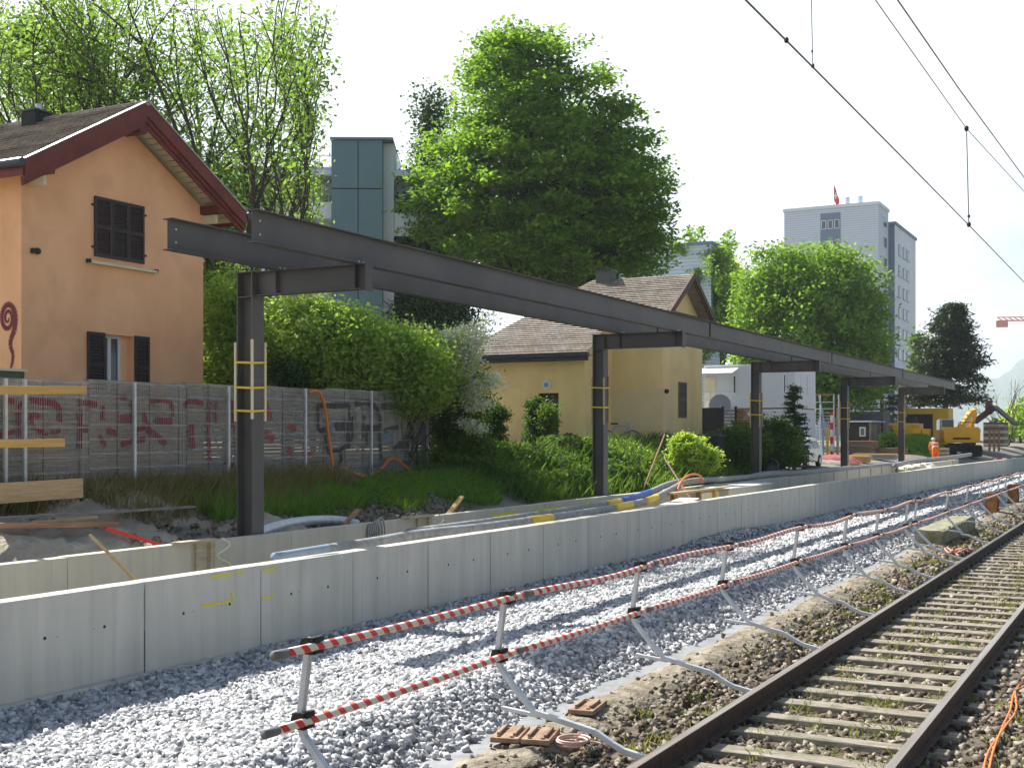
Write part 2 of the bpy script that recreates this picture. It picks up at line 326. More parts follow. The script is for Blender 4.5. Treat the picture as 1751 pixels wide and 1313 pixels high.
def scatter(x0, x1, y0, y1, dens): n = int((x1-x0)*(y1-y0)*dens); return rng.uniform(x0, x1, n), rng.uniform(y0, y1, n)
P_, S_ = [], []
for (x0, x1, d, sz) in ((3.5, 13, 900, .056), (13, 22, 620, .062), (22, 40, 300, .08), (40, 70, 110, .11), (70, 112, 45, .16)):
    x, y = scatter(x0, x1, 5.24, 9.97, d)
    if x1 <= 22 or True:
        keep = (y < 9.97+np.array([min(0, wallc(t)) for t in x])-.03); x, y = x[keep], y[keep]
    # skip what the viewer (and a step aside) cannot see: left of the frame
    X = SA*x-CA*y; Yd = CA*x+SA*y; keep = (X/Yd > -.50) & (Yd > 6.0); x, y = x[keep], y[keep]
    z = np.array([bz(t) for t in y])+rng.uniform(-.015, .02, len(x))+.012*np.sin(x*3.1+y*2)+.01*np.sin(x*7.3-y*5)
    P_.append(np.stack([x, y, z], 1)); S_.append(np.full(len(x), sz))
# stones rolled off onto the fleece and banked against the wall foot
x, y = scatter(6, 40, 5.1, 5.28, 20); P_.append(np.stack([x, y, np.full(len(x), -.41)], 1)); S_.append(np.full(len(x), .05))
x = np.concatenate([rng.uniform(8, 50, 900), rng.normal(31, 3.0, 900)]); y = 9.97-np.abs(rng.normal(0, .18, len(x))); P_.append(np.stack([x, y, -.50+.16*np.exp(-((x-31)/3.5)**2)*(1-(9.97-y)/.6).clip(0, 1)+rng.uniform(0, .03, len(x))], 1)); S_.append(np.full(len(x), .06))
stones('white_ballast', np.concatenate(P_), np.concatenate(S_), M['stone'], 'fresh white limestone ballast spread below the concrete wall', 'ballast')
P_, S_ = [], []
for (x0, x1, d, sz) in ((3, 12, 420, .05), (12, 22, 260, .06), (22, 40, 110, .08), (40, 90, 26, .12)):
    for (y0, y1, f_) in ((-2.6, 4.25, 1),):
        x, y = scatter(x0, x1, y0, y1, d)
        X = SA*x-CA*y; Yd = CA*x+SA*y; keep = (X/Yd < .50) & (Yd > 6.0) & (X/Yd > -.2)
        keep &= ~((y > 3.65) & (rng.random(len(x)) < .5))
        x, y = x[keep], y[keep]
        z = -.215+rng.uniform(-.012, .022, len(x)); ins = (y > 1.15) & (y < 3.55) & (np.abs((x-3.6+.3) % .6-.3) < .11); kk = ~(ins & (rng.random(len(x)) < .62)); x, y, z = x[kk], y[kk], z[kk]
        P_.append(np.stack([x, y, z], 1)); S_.append(np.full(len(x), sz))
stones('old_ballast', np.concatenate(P_), np.concatenate(S_), M['oldstone'], 'dirty brown old ballast between and beside the rails', 'ballast')

# ------------------------------------------------------------------ railway track
trk = thing('railway_track', (10, 2.35, -.2), 'single railway track on weathered wooden sleepers running to the right', 'railway track')
def rail(y):
    b = MB(); prof = [(-.065,-.15),(.065,-.15),(.065,-.138),(.012,-.122),(.009,-.045),(.036,-.036),(.036,-.008),(.03,-.001),(-.03,-.001),(-.036,-.008),(-.036,-.036),(-.009,-.045),(-.012,-.122),(-.065,-.138)]
    prof = [(p[0]*1.0, p[1]) for p in prof]
    n = len(prof); xs = [-3, 60, 130, 260]; vs = [(x, y+p[0], p[1]) for x in xs for p in prof]
    fs = [(i*n+j, i*n+(j+1) % n, (i+1)*n+(j+1) % n, (i+1)*n+j) for i in range(len(xs)-1) for j in range(n)]
    b.add(vs, fs); r = b.build('rail', M['rust'], trk)
    t = MB(); t.box(-3, 260, y-.0305, y+.0305, -.003, .002); t.build('running_surface', M['railtop'], r)
    for x_ in ((17.3, 21.3) if y > 2 else ()): MB().box(x_, x_+.05, y-.0385, y-.036, -.04, -.004).build('paint_mark', M['red'], r)
    return r
rail(3.11); rail(1.60)
for i in range(100):
    x = 3.6+i*.6
    b = MB(); dz = rng.uniform(-.012, .012); w_ = rng.uniform(.085, .115)
    y0 = 1.40+rng.uniform(-.03, .03); y1 = 3.28+rng.uniform(-.03, .03)
    b.box(x-w_, x+w_, y0, y1, -.3, -.15+dz*.6)
    o = b.build('sleeper', M['sleeper'], trk, bevel=.012)
b = MB()
for i in range(100, 330): b.box(3.6+i*.6-.11, 3.6+i*.6+.11, 1.08, 3.28, -.3, -.165)
o = b.build('sleeper', M['sleeper'], trk); o['kind'] = 'stuff'
fb = []
for i in range(100):
    b = MB(); x = 3.6+i*.6
    for y in (3.11, 1.60):
        for s_ in (-1, 1):
            b.box(x-.07, x+.07, y+s_*.075-.028, y+s_*.075+.028, -.163, -.135); b.tube([(x-.03, y+s_*.082, -.15), (x-.03, y+s_*.082, -.11)], .014, 6)
    fb.append(b)
b = MB()
for k in fb: b.add(k.v, k.f)
o = b.build('rail_fastening', M['rust'], trk); o['kind'] = 'stuff'

# ------------------------------------------------------------------ concrete walls
WT = .56
front = thing('retaining_wall', (12, 10.12, -.5), 'long pale concrete wall of upright panels beside the white ballast', 'wall')
x = 3.55-.0
pw = 1.995
k = 0
xj = atw(249, 10.0)[0]              # a joint seen at this place in the photograph
start = xj-4*pw
for k in range(52):
    x0 = start+k*pw; x1 = x0+pw-.018; c0 = wallc(x0); c1 = wallc(x1); tk = .24
    b = MB(); h = WT+rng.uniform(-.004, .004); j = rng.uniform(-.004, .004)
    b.add([(x0,10+c0+j,-.62),(x1,10+c1+j,-.62),(x1,10+c1+tk,-.62),(x0,10+c0+tk,-.62),(x0,10+c0+j,h),(x1,10+c1+j,h),(x1,10+c1+tk,h),(x0,10+c0+tk,h)],
          [(0,3,2,1),(4,5,6,7),(0,1,5,4),(1,2,6,5),(2,3,7,6),(3,0,4,7)])
    p = b.build('wall_panel', M['concrete'], front, bevel=.006)
    for fx, r_ in ((.30, .018), (.38, .006), (.70, .018), (.625, .006)):
        if k > 20 and r_ < .01 or k > 30: continue
        hx = x0+fx*pw; MB().disc((hx, 10+wallc(hx)+j-.001, .14+rng.uniform(-.01, .01)), (0,1,0), r_, .004, 12).build('anchor_hole', M['dark'], p)
    jb = MB(); jb.box(x1+.001, x1+.017, 10.012+c1, 10.1+c1, -.6, .02+.1*(k % 3)); jb.build('joint_seal', M['dark'], p)
    if k < 12: MB().box(x0, x0+pw-.01, 9.90, 9.992, -.6, -.40-.012*k).build('wall_footing', M['concrete'], p)
# yellow spray marks on the wall
def spray(pts, name, par, m=M['strap'], y=9.994, w_=.03):
    b = MB()
    for p, q in zip(pts[:-1], pts[1:]): b.bar((p[0], y, p[1]), (q[0], y, q[1]), .004, w_, up=(0,0,1) if abs(q[0]-p[0]) > abs(q[1]-p[1]) else (1,0,0))
    return b.build(name, m, par)
def onwall(px, py, w=9.99): x, Y = atw(px, w); return (x, zz(py, Y))
M['spray'] = mat('faded_yellow_spray', (.72,.62,.03), .9, (.50,.48,.25), 25, lo=.5, hi=.7)
for pts in ([(345,1036),(378,1031),(396,1026)], [(399,1028),(398,1012)], [(360,986),(385,983),(398,980)], [(405,980),(418,978)], [(449,1022),(470,1020)], [(452,974),(476,971)]):
    spray([onwall(*p) for p in pts], 'spray_mark', front, M['spray'])
back = thing('rear_wall', (12, 13.1, -.3), 'second concrete wall parallel behind the front wall, beyond the trench', 'wall')
WB = .56; k = 0; x0 = atw(-160, 12.95)[0]
while x0 < 46:
    x1 = x0+2.4; b = MB(); b.box(x0, x1-.012, 12.95+rng.uniform(-.004, .004), 13.15, -.62, WB+rng.uniform(-.006, .006)); b.build('wall_panel', M['concrete_b'], back, bevel=.006); x0 = x1
while x0 < 86:
    x1 = x0+2.4; c = (wallc(x0)+wallc(x1))/2; b = MB(); b.box(x0, x1-.012, 12.95+c, 13.15+c, -.62, WB-.03); b.build('wall_panel', M['concrete_b'], back); x0 = x1
# yellow paint areas on rear wall
for (p0, p1) in ((840, 885), (915, 960), (1000, 1030)):
    a = atw(p0, 12.94)[0]; c = atw(p1, 12.94)[0]; MB().box(a, c, 12.938, 12.944, .28, .46).build('paint_patch', M['spray'], back)
# timber formwork boxes at the wall joints
M['wood_p'] = mat('pale_dusty_board', (.50,.44,.32), .85, (.38,.32,.22), 4, vec=(1,1,8))
def formwork(px0, px1, label):
    a = atw(px0, 12.8)[0]; c = atw(px1, 12.8)[0]; t = thing('timber_formwork', ((a+c)/2, 12.9, .0), label, 'formwork')
    MB().box(a-.45, c+.02, 12.8, 12.99, WB+.008, WB+.045).build('cap_board', M['wood_p'], t)
    MB().box(c-.10, c+.0, 12.84, 12.93, -.5, WB+.006).build('upright_post', M['wood_p'], t)
    MB().box(a+.0, c-.105, 12.90, 12.945, -.5, WB+.006).build('side_board', M['wood_p'], t)
    rp = [(c-.06+.12*math.sin(u*1.7), 12.62+.03*math.cos(u*2), WB+.06-u*.09) for u in np.linspace(0, 6, 20)]
    MB().tube(rp, .012, 6).build('rope', M['cream'], t)
formwork(345, 372, 'timber formwork box with rope closing the rear wall left of the first steel column')
formwork(722, 742, 'timber formwork box with rope at the rear wall left of the yellow taped hoses')
# coil of rope hanging over the rear wall
x_, Y_ = atw(640, 12.9); b = MB()
for k in range(5):
    r0 = .14+.02*k; b.tube([(x_+.05*k-.1+r0*.6*math.cos(a), 12.9-.02*k, .36+r0*1.35*math.sin(a)) for a in np.linspace(0, 2*math.pi, 24)], .017, 6)
tag(b.build('rope_coil', M['hose'], smooth=True), 'grey coil of rope hung over the rear concrete wall', 'rope')
# slim stick leaning in the trench
x_, Y_ = atw(262, 11.9); tag(MB().bar((x_+.25, 11.6, -.4), (x_-.15, 12.9, .84), .035, .035).build('wooden_stick', M['wood']), 'thin wooden stick leaning against the rear concrete wall', 'stick')

# ------------------------------------------------------------------ steel canopy frame
can = thing('canopy_frame', (16.1, 13.3, .4), 'dark steel platform canopy frame with five columns and two long beams', 'steel frame')
CXS = [16.1+14.35*i for i in range(5)]; CT = 4.86
for i, x in enumerate(CXS):
    b = MB(); yc = 13.34; zb = gz(x, 13.9)-.4 if x < 40 else .2
    b.box(x-.15, x+.15, yc-.16, yc-.14, zb, CT-.02); b.box(x-.15, x+.15, yc+.14, yc+.16, zb, CT-.02); b.box(x-.006, x+.006, yc-.138, yc+.138, zb, CT-.02)
    b.box(x-.148, x+.148, yc-.138, yc+.138, CT-.42, CT-.404); b.box(x-.17, x+.17, yc-.18, yc+.18, CT-.018, CT)
    c = b.build('column', M['steel'], can)
    zt = 3.72 if i == 0 else 3.75; zl = 2.42 if i == 0 else 2.5
    for (sx, sy) in ((-1,-1),(1,-1),(-1,1),(1,1)):
        dz = rng.uniform(-.06, .06)
        MB().bar((x+sx*.163, yc+sy*.173, zl+dz), (x+sx*.165, yc+sy*.173, zt+dz), .034, .034, up=(1,0,0)).build('batten', M['wood'] if i else M['cream'], c)
    for z in ((3.36, 2.95, 2.57) if i == 0 else (3.42, 2.9)):
        b = MB(); d = .182; e = .192
        pts = [(-d,-e),(d,-e),(d,e),(-d,e)]
        for k in range(4):
            p, q = pts[k], pts[(k+1) % 4]; b.bar((x+p[0], yc+p[1], z+.02*(k % 2)), (x+q[0], yc+q[1], z+.02*((k+1) % 2)), .006, .035)
        b.build('tape_band', M['strap'], c)
    b = MB(); b.isec((x, yc-.162, CT-.2), (x, 11.0, CT-.2), .396, .2, .014, .01)
    a = b.build('crossarm', M['steel'], can)
    MB().box(x-.10, x+.10, 10.984, 10.998, CT-.43, CT+.0).build('end_plate', M['steel'], a)
    for yy in (11.2, 12.75): MB().box(x-.095, x+.095, yy-.006, yy+.006, CT-.385, CT-.018).build('stiffener_plate', M['steel'], a)
XE = 78.9
for yb, nm in ((11.2, 'front'), (12.75, 'rear')):
    b = MB(); b.isec((13.55, yb, CT+.232), (XE, yb, CT+.232), .46, .19, .0146, .0094); bm_ = b.build('longitudinal_beam', M['steel'], can)
    for xs_ in (33.15, 47.5, 62.0): MB().box(xs_-.03, xs_+.03, yb-.02, yb+.02, CT+.03, CT+.43).build('splice_plate', M['dark'], bm_)
    for z in (CT+.13, CT+.32): MB().disc((13.72, yb-.006, z), (0,1,0), .016, .004, 10).build('bolt_hole', M['cream'], bm_)
    for x in CXS[:2]:
        for s_ in (-1, 1): MB().tube([(x+s_*.06, yb-.065, CT+.017), (x+s_*.06, yb-.065, CT+.045)], .018, 6).build('bolt', M['galv'], bm_)

# ------------------------------------------------------------------ red and white safety barrier
m = bpy.data.materials.new('red_white_stripes'); m.use_nodes = True; t = m.node_tree; bs = t.nodes['Principled BSDF']; bs.inputs['Roughness'].default_value = .4
g = N(t, 'ShaderNodeNewGeometry'); sp = N(t, 'ShaderNodeSeparateXYZ'); t.links.new(g.outputs['Position'], sp.inputs[0])
ma = N(t, 'ShaderNodeMath', operation='MULTIPLY_ADD'); t.links.new(sp.outputs[2], ma.inputs[0]); ma.inputs[1].default_value = .9
t.links.new(sp.outputs[0], ma.inputs[2]); mb_ = N(t, 'ShaderNodeMath', operation='MULTIPLY_ADD'); t.links.new(sp.outputs[1], mb_.inputs[0]); mb_.inputs[1].default_value = -.6; t.links.new(ma.outputs[0], mb_.inputs[2])
mc = N(t, 'ShaderNodeMath', operation='PINGPONG'); mc.inputs[1].default_value = .068; t.links.new(mb_.outputs[0], mc.inputs[0])
md = N(t, 'ShaderNodeMath', operation='GREATER_THAN'); md.inputs[1].default_value = .038; t.links.new(mc.outputs[0], md.inputs[0])
nn = N(t, 'ShaderNodeTexNoise'); nn.inputs['Scale'].default_value = 14; t.links.new(g.outputs['Position'], nn.inputs['Vector'])
wr = N(t, 'ShaderNodeMix', data_type='RGBA'); wr.inputs[6].default_value = (.78,.74,.66,1); wr.inputs[7].default_value = (.70,.60,.44,1); t.links.new(nn.outputs[0], wr.inputs[0])
mi = N(t, 'ShaderNodeMix', data_type='RGBA'); t.links.new(md.outputs[0], mi.inputs[0]); t.links.new(wr.outputs[2], mi.inputs[6]); mi.inputs[7].default_value = (.66,.045,.03,1); t.links.new(mi.outputs[2], bs.inputs['Base Color'])
M['stripe'] = m
bar_ = thing('safety_barrier', (8, 4.4, -.1), 'red and white striped two rail safety barrier clamped to the near rail', 'barrier')
SX = [5.9, 8.32, 10.9, 13.4, 16.2, 18.8, 20.9, 23.4, 24.3, 28.1, 31.2, 33.7, 37.5, 39.3, 43.2, 47.0, 51, 55]
def by(x): return float(np.interp(x, [5, 8.5, 14, 22, 45], [4.45, 4.43, 4.31, 4.12, 4.10]))
def bzt(x): return .965+.02*math.sin(x*1.7)*(x > 9)
for i, x in enumerate(SX):
    yt = by(x); dy_ = yt-4.43; bm = MB()
    path = [(3.16,-.135),(3.3,-.12),(3.46,-.09),(3.55,-.05),(3.68,.02),(3.86,.055),(4.18,.115),(4.34,.27),(4.47,.42),(4.50,.50),(yt-dy_,bzt(x)+.03)]
    path = [(p[0]+(dy_ if k > 5 else 0), p[1]) for k, p in enumerate(path)]
    for p, q in zip(path[:-1], path[1:]): bm.bar((x, p[0], p[1]), (x, q[0]+(q[0]-p[0])*.02, q[1]+(q[1]-p[1])*.02), .042, .042, up=(1,0,0))
    bm.bar((x, 4.14+dy_, .09), (x, 4.46+dy_, .12), .04, .03)
    s_ = bm.build('support_arm', M['galv'], bar_, bevel=.006)
    for z, yy in ((bzt(x), yt), (.52, yt+.065)):
        cb = MB(); cb.box(x-.045, x+.0, yy-.075, yy+.03, z-.045, z+.04); cb.disc((x-.05, yy-.02, z), (1,0,0), .05, .02, 14)
        cb.box(x-.06, x+.05, yy-.065, yy-.035, z-.05, z+.05)
        for zz_ in (-.03, .02): cb.disc((x-.062, yy-.045, z+zz_), (1,0,0), .009, .006, 8)
        cl = cb.build('clamp', M['black'], s_)
for lv in (0, 1):
    ends = [(SX[0]-.36)]+[SX[i]+.22 for i in range(1, len(SX))]
    for a, c in zip(ends[:-1], ends[1:]):
        n_ = 7; pts = []
        for k in range(n_):
            xx = a+(c-a)*k/(n_-1); pts.append((xx, by(xx)-.06+(.065 if lv else 0), (bzt(xx) if lv == 0 else .52)-.012*math.sin(math.pi*k/(n_-1))))
        tb = MB().tube(pts, .025, 10).build('striped_rail', M['stripe'], bar_, smooth=True)
        p0 = Vector(pts[0]); d_ = (Vector(pts[1])-p0).normalized()
        MB().tube([p0-d_*.05, p0+d_*.07], .0275, 10).build('coupler', M['greyp'], tb, smooth=True)
# ------------------------------------------------------------------ buildings
def aty(px, x): k = (px-CX)/F; y = x*(SA-CA*k)/(CA+SA*k); return y, CA*x+SA*y
def stripes(name, c1, c2, per, duty=.12, axis=2, rough=.6, per2=None):
    m = bpy.data.materials.new(name); m.use_nodes = True; t = m.node_tree; b = t.nodes['Principled BSDF']; b.inputs['Roughness'].default_value = rough; b.inputs['Specular IOR Level'].default_value = .3
    g = N(t, 'ShaderNodeNewGeometry'); sp = N(t, 'ShaderNodeSeparateXYZ'); t.links.new(g.outputs['Position'], sp.inputs[0])
    def line(ax, p, d):
        a = N(t, 'ShaderNodeMath', operation='PINGPONG'); a.inputs[1].default_value = p/2; t.links.new(sp.outputs[ax], a.inputs[0])
        c = N(t, 'ShaderNodeMath', operation='LESS_THAN'); c.inputs[1].default_value = p/2*d; t.links.new(a.outputs[0], c.inputs[0]); return c
    l = line(axis, per, duty); o = l.outputs[0]
    if per2:
        l2 = line(1, per2, .02); mxx = N(t, 'ShaderNodeMath', operation='MAXIMUM'); t.links.new(o, mxx.inputs[0]); t.links.new(l2.outputs[0], mxx.inputs[1]); o = mxx.outputs[0]
    x = N(t, 'ShaderNodeMix', data_type='RGBA'); x.inputs[6].default_value = (*c1, 1); x.inputs[7].default_value = (*c2, 1); t.links.new(o, x.inputs[0]); t.links.new(x.outputs[2], b.inputs['Base Color'])
    return m
M['rib_grey'] = stripes('ribbed_grey_cladding', (.60,.66,.75), (.44,.50,.58), .32, .3)
M['container'] = stripes('ribbed_white_container', (.74,.75,.75), (.62,.64,.65), .25, .2, axis=0)
# roof tiles: small flat tiles, each with its own tone
m = bpy.data.materials.new('clay_roof_tiles'); m.use_nodes = True; t = m.node_tree; bs = t.nodes['Principled BSDF']; bs.inputs['Roughness'].default_value = .9; bs.inputs['Specular IOR Level'].default_value = .2
g = N(t, 'ShaderNodeNewGeometry'); sp = N(t, 'ShaderNodeSeparateXYZ'); t.links.new(g.outputs['Position'], sp.inputs[0])
sc_ = N(t, 'ShaderNodeMath', operation='MULTIPLY'); sc_.inputs[1].default_value = 1.0; t.links.new(sp.outputs[2], sc_.inputs[0])
cb = N(t, 'ShaderNodeCombineXYZ'); t.links.new(sp.outputs[1], cb.inputs[0]); t.links.new(sc_.outputs[0], cb.inputs[1])
br = N(t, 'ShaderNodeTexBrick'); br.inputs['Scale'].default_value = 1; br.inputs['Brick Width'].default_value = .19; br.inputs['Row Height'].default_value = .0833; br.inputs['Mortar Size'].default_value = .008
br.inputs['Color1'].default_value = (.36,.31,.26,1); br.inputs['Color2'].default_value = (.235,.195,.16,1); br.inputs['Mortar'].default_value = (.07,.058,.048,1); br.inputs['Bias'].default_value = 0
t.links.new(cb.outputs[0], br.inputs['Vector'])
n = N(t, 'ShaderNodeTexNoise'); n.inputs['Scale'].default_value = 1.3; n.inputs['Detail'].default_value = 5; t.links.new(g.outputs['Position'], n.inputs['Vector'])
rr = N(t, 'ShaderNodeMapRange'); rr.inputs['From Min'].default_value = .45; rr.inputs['From Max'].default_value = .7; t.links.new(n.outputs[0], rr.inputs['Value'])
xx = N(t, 'ShaderNodeMix', data_type='RGBA'); t.links.new(rr.outputs[0], xx.inputs[0]); t.links.new(br.outputs[0], xx.inputs[6]); xx.inputs[7].default_value = (.40,.37,.31,1)
n2 = N(t, 'ShaderNodeMath', operation='MULTIPLY'); n2.inputs[1].default_value = .45; t.links.new(rr.outputs[0], n2.inputs[0]); t.links.new(n2.outputs[0], xx.inputs[0])
t.links.new(xx.outputs[2], bs.inputs['Base Color']); M['tiles'] = m

def tiled(xe, ze, xr, zr, yf, rows, par, lift=.035, name='roof'):
    b = MB()
    nrm = Vector((-(zr-ze), 0, (xr-xe))).normalized(); nrm = nrm if nrm.z > 0 else -nrm
    for i in range(rows):
        t0 = i/rows; t1 = (i+1)/rows+.15/rows; a = Vector((xe+(xr-xe)*t0, 0, ze+(zr-ze)*t0)); c = Vector((xe+(xr-xe)*min(t1, 1), 0, ze+(zr-ze)*min(t1, 1)))
        l, h = yf(t0); l2, h2 = yf(min(t1, 1)); jj = rng.uniform(-.006, .006)
        up = nrm*(lift+.012+jj); d = nrm*.008
        b.add([(a.x,l,a.z),(a.x,h,a.z),(c.x,h2,c.z),(c.x,l2,c.z),(a.x+up.x,l,a.z+up.z),(a.x+up.x,h,a.z+up.z),(c.x+d.x,h2,c.z+d.z),(c.x+d.x,l2,c.z+d.z)],
              [(0,1,2,3),(7,6,5,4),(0,4,5,1),(1,5,6,2),(2,6,7,3),(3,7,4,0)])
    return b.build(name, M['tiles'], par)
def holes_wall(b, a0, a1, z0, z1, holes, thick, put):      # wall with real openings; put(b, a0,a1,z0,z1)
    xs = sorted({a0, a1, *[h[0] for h in holes], *[h[1] for h in holes]}); zs = sorted({z0, z1, *[h[2] for h in holes], *[h[3] for h in holes]})
    for i in range(len(xs)-1):
        for j in range(len(zs)-1):
            cx_, cz_ = (xs[i]+xs[i+1])/2, (zs[j]+zs[j+1])/2
            if not any(h[0] < cx_ < h[1] and h[2] < cz_ < h[3] for h in holes): put(b, xs[i], xs[i+1], zs[j], zs[j+1])
def shutter(par, x0, x1, y, z0, z1, leaves=1, m=None):
    w_ = (x1-x0)/leaves
    for k in range(leaves):
        a, c = x0+k*w_+.004, x0+(k+1)*w_-.004; b = MB()
        b.box(a, a+.055, y-.04, y, z0, z1); b.box(c-.055, c, y-.04, y, z0, z1); b.box(a+.056, c-.056, y-.04, y, z0, z0+.08); b.box(a+.056, c-.056, y-.04, y, z1-.07, z1)
        zm = (z0+z1)/2; b.box(a+.056, c-.056, y-.04, y, zm-.04, zm+.04)
        b.box(a+.05, c-.05, y-.004, y+.002, z0+.01, z1-.01)
        for lo_, hi_ in ((z0+.08, zm-.04), (zm+.04, z1-.07)):
            n_ = int((hi_-lo_)/.06)
            for q in range(n_): zc = lo_+(q+.5)*(hi_-lo_)/n_; b.bar((a+.056, y-.022, zc), (c-.056, y-.022, zc), .04, .012, up=(0,-.7,.7))
        b.build('shutter', m or M['shutter'], par)

# --- orange house on the left
H1 = thing('orange_house', (17.6, 20.5, 1.0), 'orange rendered gabled house with oxblood roof edge and brown shutters', 'house')
w1 = 20.5; xa, xb = 17.62, 23.0; RX, RZ, SL = 20.42, 9.45, .575; dep = 9.5; OH = .62
ex0, ex1 = RX-3.3, RX+3.3; ez = RZ-3.3*SL
gx0 = atw(178, w1)[0]; gx1 = atw(228, w1)[0]; Yg = atw(200, w1)[1]; gz0, gz1 = zz(668, Yg)-.15, zz(573, Yg)
b = MB()
top = ez-.1
holes_wall(b, xa, xb, .6, top, [(gx0, gx1, gz0, gz1)], .35, lambda b, a0, a1, z0, z1: b.box(a0, a1, w1, w1+.35, z0, z1))
b.prism([(xa, w1+.0, top), (xb, w1+.0, top), (xb, w1, RZ-.34-(xb-RX)*SL), (RX, w1, RZ-.34), (xa, w1, RZ-.34-(RX-xa)*SL)], (0,.35,0))
b.box(xa, xa+.35, w1+.35, w1+dep, .6, top); b.box(xb-.35, xb, w1+.35, w1+dep, .6, top); b.box(xa+.35, xb-.35, w1+dep-.35, w1+dep, .6, top)
b.prism([(xa, w1+dep-.35, top), (xb, w1+dep-.35, top), (RX, w1+dep-.35, RZ-.34)], (0,.35,0))
hw = b.build('wall', M['render_o'], H1)
yv = w1-.72
r1 = tiled(ex0, ez, RX, RZ, lambda t: (yv+.02, w1+dep+.4), 26, H1); r2 = tiled(ex1, ez, RX, RZ, lambda t: (yv+.02, w1+dep+.4), 26, H1)
rt = MB(); 
for k in range(26): rt.tube([(RX, yv+k*.4, RZ+.035), (RX, yv+k*.4+.41, RZ+.02)], .075, 8)
rt.build('ridge_tiles', M['tiles'], r1)
for sgn, exx, nm in ((-1, ex0, 'left'), (1, ex1, 'right')):
    # soffit boarding under the overhang
    so_ = MB(); dz = .20
    so_.prism([(exx, yv+.05, ez-dz+.03), (RX, yv+.05, RZ-dz+.03), (RX, yv+.05, RZ-dz+.09), (exx, yv+.05, ez-dz+.09)], (0, dep+1.0, 0)); sf = so_.build('soffit', M['cream'], H1)
    so_ = MB()
    for k in range(20):
        t_ = k/20; px_ = exx+(RX-exx)*t_; pz_ = ez-dz+.03+(RZ-ez)*t_; so_.box(px_-.006, px_+.006, yv+.06, w1, pz_-.012, pz_+.01)
    o = so_.build('board_gap', M['wood_g'], sf)
    # barge boards, three stepped planks
    for (yy, h0, h1) in ((yv, .06, -.27), (yv+.05, -.16, -.37), (yv+.10, -.30, -.47)):
        bb = MB(); bb.prism([(exx-sgn*-.02, yy, ez+h0), (RX, yy, RZ+h0), (RX, yy, RZ+h1), (exx, yy, ez+h1)], (0,.045,0)); bb.build('barge_board', M['redwood'], H1)
    mt = MB(); mt.prism([(exx+sgn*.02, yv-.02, ez+.055), (RX, yv-.02, RZ+.065), (RX, yv-.02, RZ+.085), (exx+sgn*.02, yv-.02, ez+.075)], (0,.10,0)); mt.build('verge_flashing', M['galv'], H1)
    fb_ = MB(); fb_.box(min(exx, exx+sgn*.04), max(exx, exx+sgn*.04), yv+.05, w1+dep+.3, ez-.26, ez+.0); fb_.build('fascia', M['redwood'], H1)
    gt = MB(); gt.tube([(exx+sgn*.11, yv-.02, ez-.02), (exx+sgn*.11, w1+dep, ez-.02)], .085, 10); gt.build('gutter', M['gutter'], H1)
    for t_ in (.22,):
        px_ = exx+(RX-exx)*t_; pz_ = ez+(RZ-ez)*t_-.40; MB().box(px_-.11, px_+.11, yv+.12, w1+.02, pz_-.10, pz_+.10).build('purlin_end', M['redwood'], H1, bevel=.02)
        MB().box(px_-.02, px_+.06, w1-.4, w1+.0, pz_-.32, pz_-.12).build('strut', M['cream'], H1)
MB().box(RX-.11, RX+.11, yv+.12, w1+.02, RZ-.62, RZ-.42).build('purlin_end', M['redwood'], H1, bevel=.02)
# upper window: closed shutters, sill, hooks
ux0, uY = atw(160, w1); ux1 = atw(245, w1)[0]
shutter(H1, ux0, ux1, w1-.012, zz(452, uY+1.3), zz(335, uY), 3)
sx0 = atw(150, w1)[0]; sx1 = atw(262, w1)[0]; zs_ = zz(447, uY)
MB().box(sx0, sx1, w1-.14, w1-.002, zs_-.06, zs_-.005).build('sill', M['cream'], H1)
for sx_ in (sx0-.03, sx1+.03):
    MB().box(sx_-.02, sx_+.02, w1-.12, w1-.003, zs_-.05, zs_+.03).build('shutter_hook', M['black'], H1)
for zf in (.15, .85):
    for sx_ in (ux0-.03, ux1+.03): zc = zz(452, uY+1.3)+(zz(335, uY)-zz(452, uY+1.3))*zf; MB().box(sx_-.035, sx_+.035, w1-.05, w1-.004, zc-.02, zc+.02).build('hinge', M['black'], H1)
# lower window
wn = MB(); yw = w1+.16
for (a, c) in ((gx0, gx0+.07), (gx1-.30, gx1-.23), ((gx0+gx1-.25)/2-.05, (gx0+gx1-.25)/2+.05)): wn.box(a, c, yw, yw+.06, gz0, gz1-.07)
wn.box(gx0, gx1-.23, yw, yw+.06, gz1-.07, gz1); wn.box(gx0, gx1-.23, yw+.001, yw+.059, gz0, gz0+.05)
wf = wn.build('window', M['white'], H1); MB().box(gx0+.02, gx1-.24, yw+.03, yw+.036, gz0+.03, gz1-.03).build('pane', M['glass'], wf)
cur = MB()
for k in range(9): xk = (gx0+gx1-.25)/2-.22+k*.03; cur.tube([(xk, yw+.12, gz0), (xk, yw+.12, gz1-.1)], .018, 6)
cur.build('curtain', M['white'], wf)
MB().box(gx1-.23, gx1, yw, yw+.15, gz0, gz1).build('reveal', M['render_o'], H1)
a0 = atw(148, w1)[0]; shutter(H1, a0, gx0+.0, w1-.012, gz0, gz1+.02, 1); a1 = atw(229, w1)[0]; a2 = atw(254, w1)[0]; shutter(H1, a1, a2, w1-.012, gz0, gz1+.02, 1)
